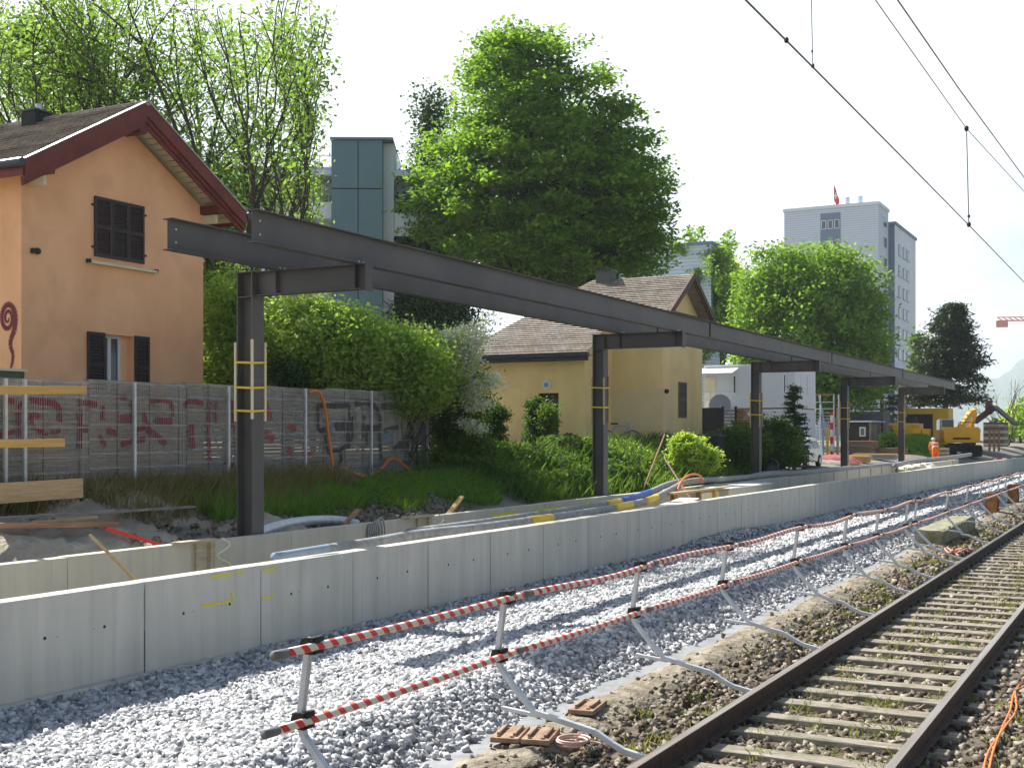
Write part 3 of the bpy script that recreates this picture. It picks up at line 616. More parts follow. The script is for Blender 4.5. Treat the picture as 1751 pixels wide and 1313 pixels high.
# corner band on the right edge, wall lamp, spiral painted on the side wall
lx, lY = atw(60, w1); b = MB(); b.ball((lx, w1-.08, zz(430, lY)), .07); b.box(lx-.12, lx-.06, w1-.1, w1-.002, zz(430, lY)-.05, zz(430, lY)+.05); b.build('outside_lamp', M['black'], H1)
sp_ = MB(); cy, cY = aty(13, xa-.01); cz = zz(545, cY); k_ = cY/F
pts = []
for a in np.linspace(0, 4.2*math.pi, 60): f_ = .12+.88*a/(4.2*math.pi); pts.append((aty(13+13.5*f_*math.cos(a-.2), xa-.01)[0], zz(544+27*f_*math.sin(a-.2), cY)))
for (px_, py_) in ((24, 566), (18, 580), (17, 592), (22, 606), (21, 618), (18, 630)): pts.append((aty(px_, xa-.01)[0], zz(py_, cY)))
wd = np.interp(range(len(pts)), [0, 30, 60, len(pts)-1], [.03, .09, .13, .06])
for i in range(len(pts)-1):
    p, q = pts[i], pts[i+1]; d = Vector((0, q[0]-p[0], q[1]-p[1])).normalized(); n_ = Vector((0, -d.z, d.y))
    a, c = Vector((xa-.006, p[0], p[1])), Vector((xa-.006, q[0], q[1])); sp_.add([a-n_*wd[i]/2, a+n_*wd[i]/2, c+n_*wd[i+1]/2, c-n_*wd[i+1]/2], [(0,1,2,3)])
sp_.build('painted_spiral', mat('painted_maroon', (.22,.05,.055), .8), H1)
cyy, cYY = aty(66, RX); cz0 = RZ-.3
ch = MB(); ch.box(RX-.3, RX+.3, cyy-.22, cyy+.22, cz0, RZ+.2); cc = ch.build('chimney', M['dark'], H1)
ch = MB(); ch.box(RX-.34, RX+.34, cyy-.27, cyy+.27, RZ+.2, RZ+.24); ch.build('chimney_cap', M['gutter'], cc); MB().tube([(RX, cyy, RZ+.25), (RX, cyy, RZ+.42)], .07, 10).build('chimney_pot', M['galv'], cc)

# --- ochre house in the middle
H2 = thing('ochre_house', (43.6, 18.6, 1.6), 'ochre rendered house with brown tiled roof and low annex', 'house')
mx0, mx1, mw = 43.6, 48.1, 16.57; RX2, RZ2, SL2 = 45.62, 8.36, .64; e0, e1 = 42.95, 48.75
zE0 = RZ2-(RX2-e0)*SL2; zE1 = RZ2-(e1-RX2)*SL2; ax = 41.06; ae = 40.55; zA = RZ2-(RX2-ae)*SL2; ayL = aty(800, ax)[0]+.6; ayE = aty(772, ae)[0]; asx = 18.6
b = MB(); tp = zE0+.25
b.box(mx0, mx1, mw, mw+.3, 1.2, tp); b.prism([(mx0, mw, tp), (mx1, mw, tp), (mx1, mw, RZ2-.2-(mx1-RX2)*SL2), (RX2, mw, RZ2-.2), (mx0, mw, RZ2-.2-(RX2-mx0)*SL2)], (0,.3,0))
b.box(mx0, mx0+.3, mw+.3, ayL-3.2, 1.2, tp-.1); b.box(mx1-.3, mx1, mw+.3, ayL-.3, 1.2, zE1); b.build('wall', M['render_y'], H2)
dy0 = aty(955, ax)[0]; dy1 = aty(920, ax)[0]; dz1 = zz(672, aty(940, ax)[1])
b = MB(); holes_wall(b, asx, ayL, 1.2, zA+.12, [(dy0, dy1, 1.2, dz1)], .3, lambda b, a0, a1, z0, z1: b.box(ax, ax+.25, a0, a1, z0, z1))
b.prism([(ax+.25, asx, 1.2), (mx0, asx, 1.2), (mx0, asx, RZ2-.2-(RX2-mx0)*SL2), (ax+.25, asx, zA+.12)], (0,.25,0)); b.prism([(ax+.25, ayL-.25, 1.2), (mx1, ayL-.25, 1.2), (mx1, ayL-.25, zA), (ax+.25, ayL-.25, zA)], (0,.25,0))
an = b.build('annex_wall', M['render_y'], H2)
MB().box(ax+.15, ax+.2, dy0, dy1, 1.2, dz1).build('door', M['shutter'], H2)
sy, sY = aty(935, ax); sg = MB().disc((ax-.03, sy, zz(658, sY)), (1,0,0), .17, .04, 24).build('round_sign', M['white'], H2)
MB().disc((ax-.055, sy, zz(658, sY)), (1,0,0), .09, .012, 16).build('sign_emblem', mat('sign_blue', (.18,.36,.55), .5), sg)
hip = lambda t: ayE-3.6*t
tm = (e0-ae)/(RX2-ae)
def yf2(t): return (asx-.35 if t < tm-.001 else 16.0, hip(t))
rA = tiled(ae, zA, RX2, RZ2, yf2, 38, H2, lift=.03); rB = tiled(e1, zE1, RX2, RZ2, lambda t: (16.0, ayE-.5-3.1*t), 22, H2, lift=.03)
b = MB(); b.prism([(ae, ayE, zA), (RX2, ayE-3.6, RZ2), (e1, ayE-.5, zE1)], (0,.0,-.08)); b.build('hip_roof', M['tiles'], H2)
b = MB(); b.box(ae-.13, ae+.02, asx-.4, ayE, zA-.12, zA+.0); b.box(ae+.02, ae+.06, asx-.35, ayE, zA-.28, zA-.02); b.build('gutter', M['gutter'], H2)
b = MB(); b.box(ae+.06, ax+.1, asx-.33, ayE, zA-.09, zA-.05); b.build('soffit', M['wood_g'], H2)
for sgn, exx, ezz in ((-1, e0, zE0), (1, e1, zE1)):
    for (yy, h0, h1) in ((16.0, .06, -.16), (16.05, -.12, -.27)):
        MB().prism([(exx, yy, ezz+h0), (RX2, yy, RZ2+h0), (RX2, yy, RZ2+h1), (exx, yy, ezz+h1)], (0,.05,0)).build('barge_board', mat('brown_barge', (.10,.055,.04), .6) if sgn < 0 else bpy.data.materials['brown_barge'], H2)
    MB().prism([(exx, 16.06, ezz-.10), (RX2, 16.06, RZ2-.10), (RX2, 16.06, RZ2-.14), (exx, 16.06, ezz-.14)], (0, .6, 0)).build('soffit', M['wood_g'], H2)
    MB().box(min(exx, exx+sgn*.12), max(exx, exx+sgn*.12), 15.98, (asx-.4 if sgn < 0 else ayE), ezz-.1, ezz+.02).build('gutter', M['gutter'], H2)
for k, (xx_, zc) in enumerate(((e0+.75, zE0+.18), (e1-.75, zE1+.18))): MB().box(xx_-.09, xx_+.09, 16.1, mw+.02, zc-.1, zc+.1).build('purlin_end', M['wood_g'], H2)
M['dkgrey'] = mat('sooty_render', (.13,.13,.12), .9); cy_, cY_ = aty(1036, RX2); b = MB(); b.box(RX2-.3, RX2+.3, cy_-.3, cy_+.3, RZ2-.3, RZ2+.32); cc = b.build('chimney', M['dkgrey'], H2); MB().box(RX2-.36, RX2+.36, cy_-.36, cy_+.36, RZ2+.32, RZ2+.38).build('chimney_cap', M['gutter'], cc)
a0, aY = atw(1160, mw); a1 = atw(1173, mw)[0]; shutter(H2, a0, a1, mw-.01, zz(714, aY), zz(653, aY), 1, mat('grey_brown_shutter', (.13,.12,.09), .7))
lx, lY = atw(1137, mw); MB().ball((lx, mw-.08, zz(669, lY)), .09).build('outside_lamp', M['black'], H2)
b = MB(); b.box(mx0-.012, mx0, mw, asx-.0, 1.2, 3.9); b.box(mx0-.012, mx0+1.1, mw-.012, mw, 1.2, 3.9); b.build('paler_plinth_paint', mat('pale_plinth', (.78,.62,.36), .9, (.72,.56,.31), 1), H2)

# --- teal clad apartment block behind
def xf(b, o, ang):
    c, s = math.cos(ang), math.sin(ang); b.v = [(o[0]+x*c-y*s, o[1]+x*s+y*c, z+o[2]) for x, y, z in b.v]; return b
AB_o = at(CX, 65); AB_a = cam.rotation_euler[2]+R(1.5)
AB = thing('apartment_block', (*at(600, 66), 1.5), 'low flat roofed apartment block with balconies and tall teal stair tower', 'building')
def ab(name, m, boxes, par=AB):
    b = MB()
    for x_ in boxes: b.box(*x_)
    xf(b, (*AB_o, 0), AB_a); return b.build(name, m, par)
U = lambda px: (px-CX)/F*65
Z65 = lambda py: zz(py, 65)
ab('stair_tower', M['teal'], [(U(570), U(656), -.6, 6, 0, Z65(246))])
ab('tower_side', M['palegrey'], [(U(656)+.002, U(674), .0, 6, 0, Z65(247))])
ab('tower_coping', M['darkblue'], [(U(568), U(674), -.75, 6.1, Z65(246)+.01, Z65(242))])
for u_ in (.5,): ab('panel_joint', M['dark'], [(U(615)-.02, U(615)+.02, -.61, -.59, 0, Z65(248)), (U(570), U(656), -.612, -.592, Z65(328)-.03, Z65(328)+.03)])
ab('panel_joint', M['darkblue'], [(U(px)-.008, U(px)+.008, -.608, -.59, 0, Z65(248)) for px in (582, 595, 604, 628, 642)])
ab('wall', M['palegrey'], [(U(250), U(570), 1.6, 12, 0, Z65(304)), (U(674), U(800), 1.2, 12, 0, Z65(304))])
ab('roof', M['rib_grey'], [(U(245), U(569), -.1, 12.5, Z65(303), Z65(288)), (U(675), U(800), -.1, 12.5, Z65(303), Z65(292))])
ab('roof_railing', M['galv'], [(U(px)-.02, U(px)+.02, .3, .34, Z65(288), Z65(264)) for px in range(330, 570, 24)]+[(U(330), U(569), .3, .34, Z65(266)-.02, Z65(266)+.02), (U(330), U(569), .3, .34, Z65(276)-.015, Z65(276)+.015)])
for fl in range(5):
    d = fl*2.9
    ab('balcony', M['palegrey'], [(U(432), U(569), -.1, .05, Z65(376)-d, Z65(348)-d), (U(432), U(569), .05, 1.6, Z65(376)-d, Z65(373)-d)])
    ab('balcony', M['palegrey'], [(U(675), U(800), -.1, .05, Z65(405)-d, Z65(366)-d)])
    for (p0, p1) in ((497, 523), (546, 569), (700, 720)):
        f_ = ab('window', M['white'], [(U(p0), U(p1), 1.52, 1.598, Z65(347)-d-.3, Z65(322)-d)]); ab('pane', M['glass'], [(U(p0)+.06, (U(p0)+U(p1))/2-.04, 1.50, 1.518, Z65(347)-d-.2, Z65(327)-d), ((U(p0)+U(p1))/2+.04, U(p1)-.06, 1.50, 1.518, Z65(347)-d-.2, Z65(327)-d)], f_)
    ab('dividing_wall', M['rib_grey'], [(U(425), U(446), -.1, 1.6, Z65(378)-d+.01, Z65(304)-d)])

# --- grey slab building and the tower block far behind
GB = thing('grey_building', (*at(1180, 110), 1.5), 'pale blue grey flat roofed building behind the ochre house', 'building')
gy, gY = aty(1216, 108); gx = 108; ztop = zz(418, gY)
MB().box(gx, gx+2.5, gy, gy+12, 0, ztop).build('wall', M['rib_grey'], GB); MB().box(gx-.1, gx+2.6, gy-.1, gy+12.1, ztop+.002, ztop+.3).build('roof_edge', M['darkblue'], GB)
for k in range(4): MB().box(gx+.6, gx+1.8, gy-.06, gy-.01, 3+3.6*k, 4.8+3.6*k).build('window', M['glass'], GB)
TB = thing('tower_block', (174, 40, 1.5), 'tall grey tower block with flag and two rows of stacked windows', 'tower')
tx = 173.9; ty0 = aty(1502, tx)[0]; ty1 = aty(1341, tx)[0]; TY = aty(1502, tx)[1]; tz = zz(350, TY)
MB().box(tx, tx+7, ty0, ty1, 0, tz).build('main_block', M['rib_grey'], TB)
MB().box(tx-.15, tx+7.15, ty0-.15, ty1+.15, tz+.002, tz+.45).build('roof_edge', M['palegrey'], TB)
ly0 = aty(1437, tx)[0]; ly1 = aty(1403, tx)[0]
MB().box(tx-.05, tx-.01, ly0, ly1, 2, tz-.6).build('loggia_band', M['darkblue'], TB)
for fl in range(10):
    z1_ = zz(370, TY)-fl*2.85; n_ = 3
    for k in range(n_):
        a = ly0+(ly1-ly0)*(k+.12)/n_; c = ly0+(ly1-ly0)*(k+.88)/n_
        f_ = MB().box(tx-.12, tx-.052, a, c, z1_-1.25, z1_).build('window', M['white'] if (k+fl) % 3 == 1 else M['palegrey'], TB); MB().box(tx-.14, tx-.122, a+.1, c-.1, z1_-1.15, z1_-.1).build('pane', M['glass'], f_)
for fl in range(10):
    z1_ = zz(362, TY)-fl*2.85; a = tx+3.0; f_ = MB().box(a, a+2.4, ty0-.08, ty0-.002, z1_-1.6, z1_).build('window', M['white'], TB)
    MB().box(a+.15, a+1.1, ty0-.10, ty0-.082, z1_-1.5, z1_-.12).build('pane', M['glass'], f_); MB().box(a+1.3, a+2.25, ty0-.10, ty0-.082, z1_-1.5, z1_-.12).build('pane', M['glass'], f_)
b0 = tx+7.3; bw0 = aty(1530, b0)[0]; bz = zz(384, CA*b0+SA*bw0); bl = atw(1566, bw0)[0]
MB().box(b0, bl, bw0, bw0+8, 0, bz).build('side_block', M['palegrey'], TB); MB().box(b0-.04, b0-.002, bw0, bw0+3, 0, bz).build('dark_end_wall', M['darkblue'], TB); MB().box(b0-.2, bl+.2, bw0-.2, bw0+8.2, bz+.002, bz+.4).build('roof_edge', M['darkblue'], TB)
for fl in range(9):
    z1_ = bz-2.4-fl*3.0
    for px in (1536.5, 1544, 1550.5):
        a = atw(px, bw0)[0]; c = atw(px+4.2, bw0)[0]; f_ = MB().box(a, c, bw0-.06, bw0-.002, z1_-1.7, z1_).build('window', M['darkblue'], TB); MB().box(a+.2, c-.2, bw0-.08, bw0-.062, z1_-1.6, z1_-.1).build('pane', M['glass'], f_)
for px in (1452, 1474): yy = aty(px, tx+2)[0]; MB().box(tx+2, tx+2.4, yy, yy+.5, tz+.4, tz+1.8).build('vent_pipe', M['rib_grey'], TB)
fy = aty(1426, tx+1)[0]; FL = thing('swiss_flag', (tx+1, fy, tz+.45), 'red flag with white cross on pole on tower block roof', 'flag')
MB().tube([(tx+1, fy, tz+.4), (tx+1, fy, tz+3.9)], .05, 6).build('flagpole', M['galv'], FL)
nn_ = 9; v_ = []; w0_ = 2.6
prof = [(0, 3.4), (.35, 2.4), (.8, 1.0), (1.05, .4), (.9, 0)]
b = MB()
tops = [(0, tz+3.5), (.25, tz+2.8), (.5, tz+2.0), (.75, tz+1.3)]; bots = [(0, tz+1.5), (.25, tz+.7), (.5, tz+.5), (.75, tz+.8)]
for i in range(3):
    b.add([(tx+1+.1*math.sin(i*2), fy-tops[i][0], tops[i][1]), (tx+1+.1*math.sin(i*2+2), fy-tops[i+1][0], tops[i+1][1]), (tx+1+.1*math.sin(i*2+2), fy-bots[i+1][0], bots[i+1][1]), (tx+1+.1*math.sin(i*2), fy-bots[i][0], bots[i][1])], [(0,1,2,3)])
fc = b.build('flag_cloth', M['red'], FL)
b = MB(); b.box(tx+.82, tx+.86, fy-.5, fy-.08, tz+1.75, tz+2.0); b.box(tx+.815, tx+.855, fy-.36, fy-.22, tz+1.4, tz+2.35); b.build('white_cross', M['white'], fc)

# --- grey slat fence with wire mesh and graffiti
fA = at(150, 20.7); fB = at(737, 33.1); fd = Vector((fB[0]-fA[0], fB[1]-fA[1], 0)); fd.normalize()
def onf(px, py=None, off=0):
    k = (px-CX)/F; nx, nyy = SA-k*CA, -CA-k*SA       # point on fence with SA*x-CA*y = k(CA x+SA y)
    s = -(fA[0]*nx+fA[1]*nyy)/(fd.x*nx+fd.y*nyy); x = fA[0]+fd.x*s; y = fA[1]+fd.y*s; Y = CA*x+SA*y
    p = Vector((x+fd.y*off*-1*-1, y-fd.x*off, 0)); 
    if py is not None: p.z = zz(py, Y)
    return p, Y, s
fn = Vector((fd.y, -fd.x, 0))
M['wirem'] = mat('dull_fence_wire', (.46,.46,.43), .5, (.28,.27,.25), 3)
FE = thing('slat_fence', (fA[0], fA[1], 1.0), 'old grey slat fence behind wire mesh panels covered in crimson and black graffiti', 'fence')
sB = onf(737)[2]; sA = onf(-60)[2]; npan = int(round((sB-sA)/2.5)); pl = (sB-sA)/npan
def ftop(s): return float(np.interp(s, [sA, onf(150)[2], sB], [3.0, 3.05, 3.27]))
def fbot(s): return ftop(s)-2.02
for k in range(npan):
    s0 = sA+k*pl; s1 = s0+pl; P0 = Vector((fA[0], fA[1], 0))+fd*s0; P1 = Vector((fA[0], fA[1], 0))+fd*s1; zt = (ftop(s0)+ftop(s1))/2
    b = MB(); z = zt-1.98; 
    while z < zt-.02:
        h = rng.uniform(.07, .11); o_ = fn*rng.uniform(-.008, .008)-fn*.14; tl = rng.uniform(-.012, .012)
        b.bar(P0+fd*.03+o_+Vector((0,0,z+h/2)), P1-fd*.03+o_+Vector((0,0,z+h/2+tl)), .018, h-.008); z += h
    for q in (.02, .33, .66, .98): b.bar(P0+fd*(pl*q)-fn*.115+Vector((0,0,zt-1.98)), P0+fd*(pl*q)-fn*.115+Vector((0,0,zt+.02)), .03, .05, up=(1,0,0))
    b.build('slat_panel', M['wood_g'], FE)
    b = MB(); n_ = int(pl/.052)
    for q in range(n_+1):
        c = P0+fd*(pl*q/n_); b.bar(c+Vector((0,0,zt-2.0)), c+Vector((0,0,zt+.03)), .0048, .0048, up=(1,0,0))
    for zq in np.arange(zt-1.95, zt+.02, .245):
        for dz_ in (0, .02): b.bar(P0+fn*.008+Vector((0,0,zq+dz_)), P1+fn*.008+Vector((0,0,zq+dz_)), .009, .009)
    b.build('wire_panel', M['wirem'], FE)
for px in (5, 38, 226, 387, 519, 632, 728):
    P, Y, s = onf(px); P = P+fn*.05; wd_ = .05
    MB().box(P.x-wd_/2, P.x+wd_/2, P.y-wd_/2, P.y+wd_/2, fbot(s)-.45, ftop(s)+.03).build('post', M['galv'], FE)
M['g_red'] = mat('crimson_spray', (.24,.012,.035), .8, (.20,.07,.075), 9, lo=.46, hi=.72); M['g_blk'] = mat('black_spray', (.004,.004,.005), .8, (.012,.012,.012), 10, lo=.45, hi=.7); M['g_blu'] = mat('pale_blue_spray', (.22,.30,.42), .8, (.15,.2,.28), 8)
M['g_red2'] = mat('bright_red_spray', (.45,.03,.025), .8, (.25,.10,.08), 9, lo=.45, hi=.7)
def stroke(pts, wpx, m, name):
    if len(pts) == 2: p, q = pts; L_ = math.hypot(q[0]-p[0], q[1]-p[1]); pts = [p, ((p[0]+q[0])/2+rng.uniform(-.06, .06)*L_, (p[1]+q[1])/2+rng.uniform(-.06, .06)*L_), q]
    P0 = [pts[0]]+list(pts)+[pts[-1]]; out = []
    for i in range(1, len(P0)-2):
        for k in range(4):
            t_ = k/4; out.append(tuple(.5*(2*P0[i][c_]+(P0[i+1][c_]-P0[i-1][c_])*t_+(2*P0[i-1][c_]-5*P0[i][c_]+4*P0[i+1][c_]-P0[i+2][c_])*t_*t_+(3*P0[i][c_]-P0[i-1][c_]-3*P0[i+1][c_]+P0[i+2][c_])*t_**3) for c_ in (0, 1)))
    pts = out+[pts[-1]]
    b = MB(); sc3 = []
    for p in pts: P, Y, s = onf(p[0], p[1]); sc3.append((P-fn*(.112 if 'silver' in name else .085+rng.uniform(0, .02)), Y))
    for (p, Y), (q, _) in zip(sc3[:-1], sc3[1:]):
        w_ = wpx*Y/F; d = (q-p).normalized(); n_ = d.cross(fn).normalized(); b.add([p-n_*w_/2-d*w_*.15, p+n_*w_/2-d*w_*.15, q+n_*w_/2+d*w_*.15, q-n_*w_/2+d*w_*.15], [(0,1,2,3)])
    b.build(name, m, FE)
def S(o, pts, sc): return [(o[0]+p[0]/sc, o[1]+p[1]/sc) for p in pts]
blk = [([(330,290),(700,290)],6),([(700,290),(705,480)],5),([(540,530),(720,530)],11),([(340,290),(345,560),(420,565)],6),([(420,600),(450,810),(590,830),(595,990)],6),([(670,620),(690,780)],9),([(870,420),(860,650)],6),([(770,270),(900,255),(1010,330),(1040,540),(900,545),(875,600)],7),([(730,420),(720,690),(590,800)],5),([(900,590),(905,730)],6),([(1070,295),(1375,310)],8),([(1375,310),(1385,620),(1200,800)],7),([(1095,590),(1250,550)],7),([(1050,310),(1040,560),(1060,900)],6),([(1270,750),(1375,760)],12),([(1390,650),(1470,760),(1470,990)],6)]
M['g_fill'] = mat('silver_fill_spray', (.50,.47,.40), .8, (.34,.32,.27), 8)
for p, w_ in (([(410,370),(690,370)],20),([(560,640),(640,760)],24),([(800,330),(790,780)],20),([(950,330),(970,500)],14),([(1090,430),(1350,430)],36),([(1320,560),(1150,760)],22)): stroke(S((500,650), p, 6.73), w_, M['g_fill'], 'silver_graffiti')
for p, w_ in blk: stroke(S((500,650), p, 6.73), w_*1.45, M['g_blk'], 'black_graffiti')
for p, w_ in (([(1060,660),(1190,660)],22),([(1540,580),(1540,860)],16),([(1385,600),(1590,600)],8),([(480,560),(600,620)],10)): stroke(S((500,650), p, 6.73), w_, M['g_blu'], 'blue_graffiti')
for p, w_ in (([(0,520),(80,560)],10),([(0,760),(40,900)],10),([(180,850),(280,850)],7)): stroke(S((500,650), p, 6.73), w_, M['g_red2'], 'red_graffiti')
cr2 = [([(50,240),(150,250)],6),([(60,480),(240,480)],12),([(210,290),(215,500)],8),([(100,750),(350,690)],8),([(390,600),(570,740)],9),([(410,290),(600,290)],6),([(620,290),(650,440)],7),([(460,490),(640,500)],10),([(340,400),(385,610)],8),([(760,330),(830,290),(960,310)],7),([(850,540),(860,790)],11),([(1045,300),(1040,930)],8),([(1110,300),(1105,520)],6),([(1200,930),(1290,980)],7),([(1220,270),(1290,320),(1290,560)],7),([(250,600),(380,560)],6),([(1640,300),(1690,480)],9),([(1630,650),(1720,680)],12)]
for p, w_ in cr2: stroke(S((200,640), p, 6.254), w_*1.25, M['g_red'] if p[0][0] < 1600 else M['g_red2'], 'crimson_graffiti')
cr1 = [([(100,270),(200,290)],8),([(390,270),(640,310)],9),([(640,310),(690,380),(690,500)],8),([(390,520),(400,430),(480,450)],7),([(900,300),(1080,320)],8),([(905,400),(905,780)],9),([(900,590),(990,590)],10),([(1150,340),(1150,480)],7),([(1200,610),(1290,630)],8),([(270,300),(265,660)],6),([(30,400),(40,640),(200,610)],6),([(600,620),(690,600)],6),([(1120,660),(1180,760)],7),([(400,560),(560,640)],6)]
for p, w_ in cr1: stroke(S((0,640), p, 6.254), w_*1.25, M['g_red'], 'crimson_graffiti')
# ------------------------------------------------------------------ vegetation
def leafmesh(name, c, size, m, parent=None, aspect=.6, flat=.0, var=.35, droop=0):
    c = np.asarray(c, float); n = len(c)
    nrm = rng.normal(size=(n, 3)); nrm[:, 2] = nrm[:, 2]+flat*np.sign(nrm[:, 2]+1e-9)*1.5; nrm /= np.linalg.norm(nrm, axis=1)[:, None]
    t = rng.normal(size=(n, 3)); t[:, 2] -= droop; t -= nrm*(t*nrm).sum(1)[:, None]; t /= np.linalg.norm(t, axis=1)[:, None]; b = np.cross(nrm, t)
    L = (np.asarray(size)*rng.uniform(1-var, 1+var, n))[:, None]; W = L*aspect
    v = np.stack([c-t*L*.5, c+b*W*.5-nrm*W*.12, c+t*L*.5, c-b*W*.5-nrm*W*.12], 1).reshape(-1, 3)
    return np_obj(name, v, np.arange(4*n).reshape(-1, 4), m, parent)
def ell_pts(ells, n, shell=.45):
    vol = np.array([e[3]*e[4]*e[5] for e in ells])**.8; idx = rng.choice(len(ells), n, p=vol/vol.sum()); e = np.array(ells)[idx]
    d = rng.normal(size=(n, 3)); d /= np.linalg.norm(d, axis=1)[:, None]; r = rng.random(n)**shell
    return e[:, :3]+d*r[:, None]*e[:, 3:6]
def clusters(cen, per, rad, flat=1.0):
    n = len(cen); d = rng.normal(size=(n, per, 3))*rad*.5; d[:, :, 2] *= flat
    return (cen[:, None, :]+d).reshape(-1, 3)
def limb(b, p, q, r0, r1, sag=0.15, n=5):
    p = Vector(p); q = Vector(q); L = (q-p).length; pts = []
    for k in range(n+1):
        t = k/n; w = p.lerp(q, t); w.z += sag*L*math.sin(math.pi*t)*.5
        if 0 < k < n: w += Vector(rng.normal(0, L*.02, 3))
        pts.append(w)
    b.tube(pts, [r0+(r1-r0)*k/n for k in range(n+1)], 6, cap=False)
def dense_tree(name, base, ells, ncl, per, rad, leaf, lm, tr, label, cat='tree', group=None, flat=.7, limbs=26, lflat=.4, shell=.4, bark='bark', droop=.3, parts=('trunk', 'crown')):
    base = Vector(base); t = thing(name, base, label, cat, group)
    cen = ell_pts(ells, ncl, shell); topz = max(e[2]+e[5]*.6 for e in ells)
    b = MB(); mid = Vector((np.mean([e[0] for e in ells]), np.mean([e[1] for e in ells]), topz))
    b.tube([base-Vector((0,0,.3)), base.lerp(mid, .3), base.lerp(mid, .6), mid], [tr*1.25, tr, tr*.65, tr*.15], 8)
    idx = rng.choice(ncl, min(limbs, ncl), replace=False)
    for i in idx:
        q = Vector(cen[i]); hz = max(base.z+.2*(mid.z-base.z), q.z-(q.xy-mid.xy).length*.8); f_ = min(.95, max(.1, (hz-base.z)/(mid.z-base.z)))
        limb(b, base.lerp(mid, f_), q, tr*.38*(1-f_*.5), tr*.06)
    b.build(parts[0], M[bark], t, smooth=True)
    leafmesh(parts[1], clusters(cen, per, rad, flat), leaf, lm, t, flat=lflat, droop=droop)
    return t
def E(px, py, Y, rx, rz, ry=None):   # crown ellipsoid seen at (px, py), distance Y, half-width rx px, half-height rz px
    x, y = at(px, Y); s = Y/F; return (x, y, zz(py, Y), rx*s, rx*s if ry is None else ry, rz*s)
def ground_at(px, Y, dz=0): x, y = at(px, Y); return (x, y, gz(x, y)+dz)

# big linden behind the ochre house
dense_tree('linden_tree', ground_at(935, 62), [E(930,345,62,205,160), E(905,190,62,150,140), E(885,120,62,85,75), E(955,420,62,185,85), E(1050,330,62,100,110), E(780,330,62,90,110), E(1085,430,62,72,45), E(1060,240,62,60,80)], 1600, 70, .85, .26, M['leaf_lin'], .45,
           'huge dense green linden tree towering behind the ochre house', flat=.42, limbs=110, lflat=.8, shell=.36)
# dark evergreen on its left
dense_tree('dark_evergreen', ground_at(735, 66), [E(738,215,66,30,75), E(738,330,66,50,110), E(730,450,66,62,100), E(730,560,66,95,70)], 700, 40, .7, .2, M['leaf_dark'], .28, 'dark evergreen half hidden at the left edge of the linden', flat=.8, lflat=.2)

# loose ash trees: recursive branching
def ash(name, base, H, label, seed, lean=(0,0), stems=5, spread=.5, leafn=16, leaf=.17, crown_r=5, r0=.2, lm='leaf_ash', minz=0, dens=1.0, depth=4, pxmax=1e9):
    r = np.random.default_rng(seed); base = Vector(base); t = thing(name, base, label, 'tree')
    b = MB(); cen = []
    def grow(p, d, L, rad, lv):
        n = 4; pts = [p]; q = p.copy()
        for k in range(n):
            d = (d+Vector(r.normal(0, .09, 3))+Vector((0,0,.05))).normalized(); q2 = q+d*L
            if CX+F*(SA*q2.x-CA*q2.y)/(CA*q2.x+SA*q2.y) > pxmax: d = (d-Vector((SA, -CA, 0))*.55).normalized()
            q = q+d*L/n; pts.append(q.copy())
            if lv <= 2 and q.z > minz and r.random() < dens: cen.append(tuple(q+Vector(r.normal(0, .12, 3))))
        b.tube(pts, [rad*(1-.42*k/n) for k in range(n+1)], 6 if rad > .04 else 4, cap=False)
        if lv == 0:
            return
        nk = 3 if lv > 1 else 3
        for k in range(nk):
            a = r.normal(size=3); side = Vector(a)-d*Vector(a).dot(d); side.normalize()
            ang = r.uniform(.25, .75)*(1 if k else .4); st = pts[-1] if k < 2 else pts[int(r.integers(2, 4))]
            grow(st.copy(), (d*math.cos(ang)+side*math.sin(ang)).normalized(), L*r.uniform(.62, .82), rad*.56, lv-1)
    for s_ in range(stems):
        a = 2*math.pi*s_/stems+r.uniform(-.3, .3); d = Vector((math.cos(a)*spread+lean[0], math.sin(a)*spread+lean[1], 1)).normalized()
        grow(base+Vector((math.cos(a)*.15, math.sin(a)*.15, -.2)), d, H*.33*r.uniform(.85, 1.15), r0, depth)
    b.build('trunk', M['bark'], t, smooth=True)
    cen = np.array([c for c in cen if CX+F*(SA*c[0]-CA*c[1])/(CA*c[0]+SA*c[1]) < pxmax+12]); leafmesh('crown', clusters(cen, leafn, .55, .7), leaf, M[lm], t, flat=.4, droop=.4, aspect=.5)
    print(name, len(cen)*leafn, len(b.f)); return t
ash('ash_tree', ground_at(262, 39), 17, 'tall loose ash tree with fanning bare limbs behind the orange house', 5, lean=(.14,-.12), stems=6, spread=.45, leafn=9, r0=.22, minz=9.0, pxmax=572, leaf=.18)
ash('ash_tree', ground_at(300, 42), 12.0, 'ash tree leaning right between orange house and apartment block', 11, lean=(.14,-.26), stems=4, spread=.32, leafn=7, r0=.17, minz=5, pxmax=455)
ash('ash_tree', ground_at(40, 44), 16, 'leafy ash tree at the left picture edge behind the orange house', 21, lean=(-.05,.1), stems=5, spread=.40, leafn=10, r0=.2, minz=6)
dense_tree('bushy_tree', ground_at(95, 48), [E(100,130,48,62,75), E(60,90,48,50,60)], 230, 40, .8, .2, M['leaf_mid'], .2, 'small darker green tree between the loose ash trees', limbs=20)

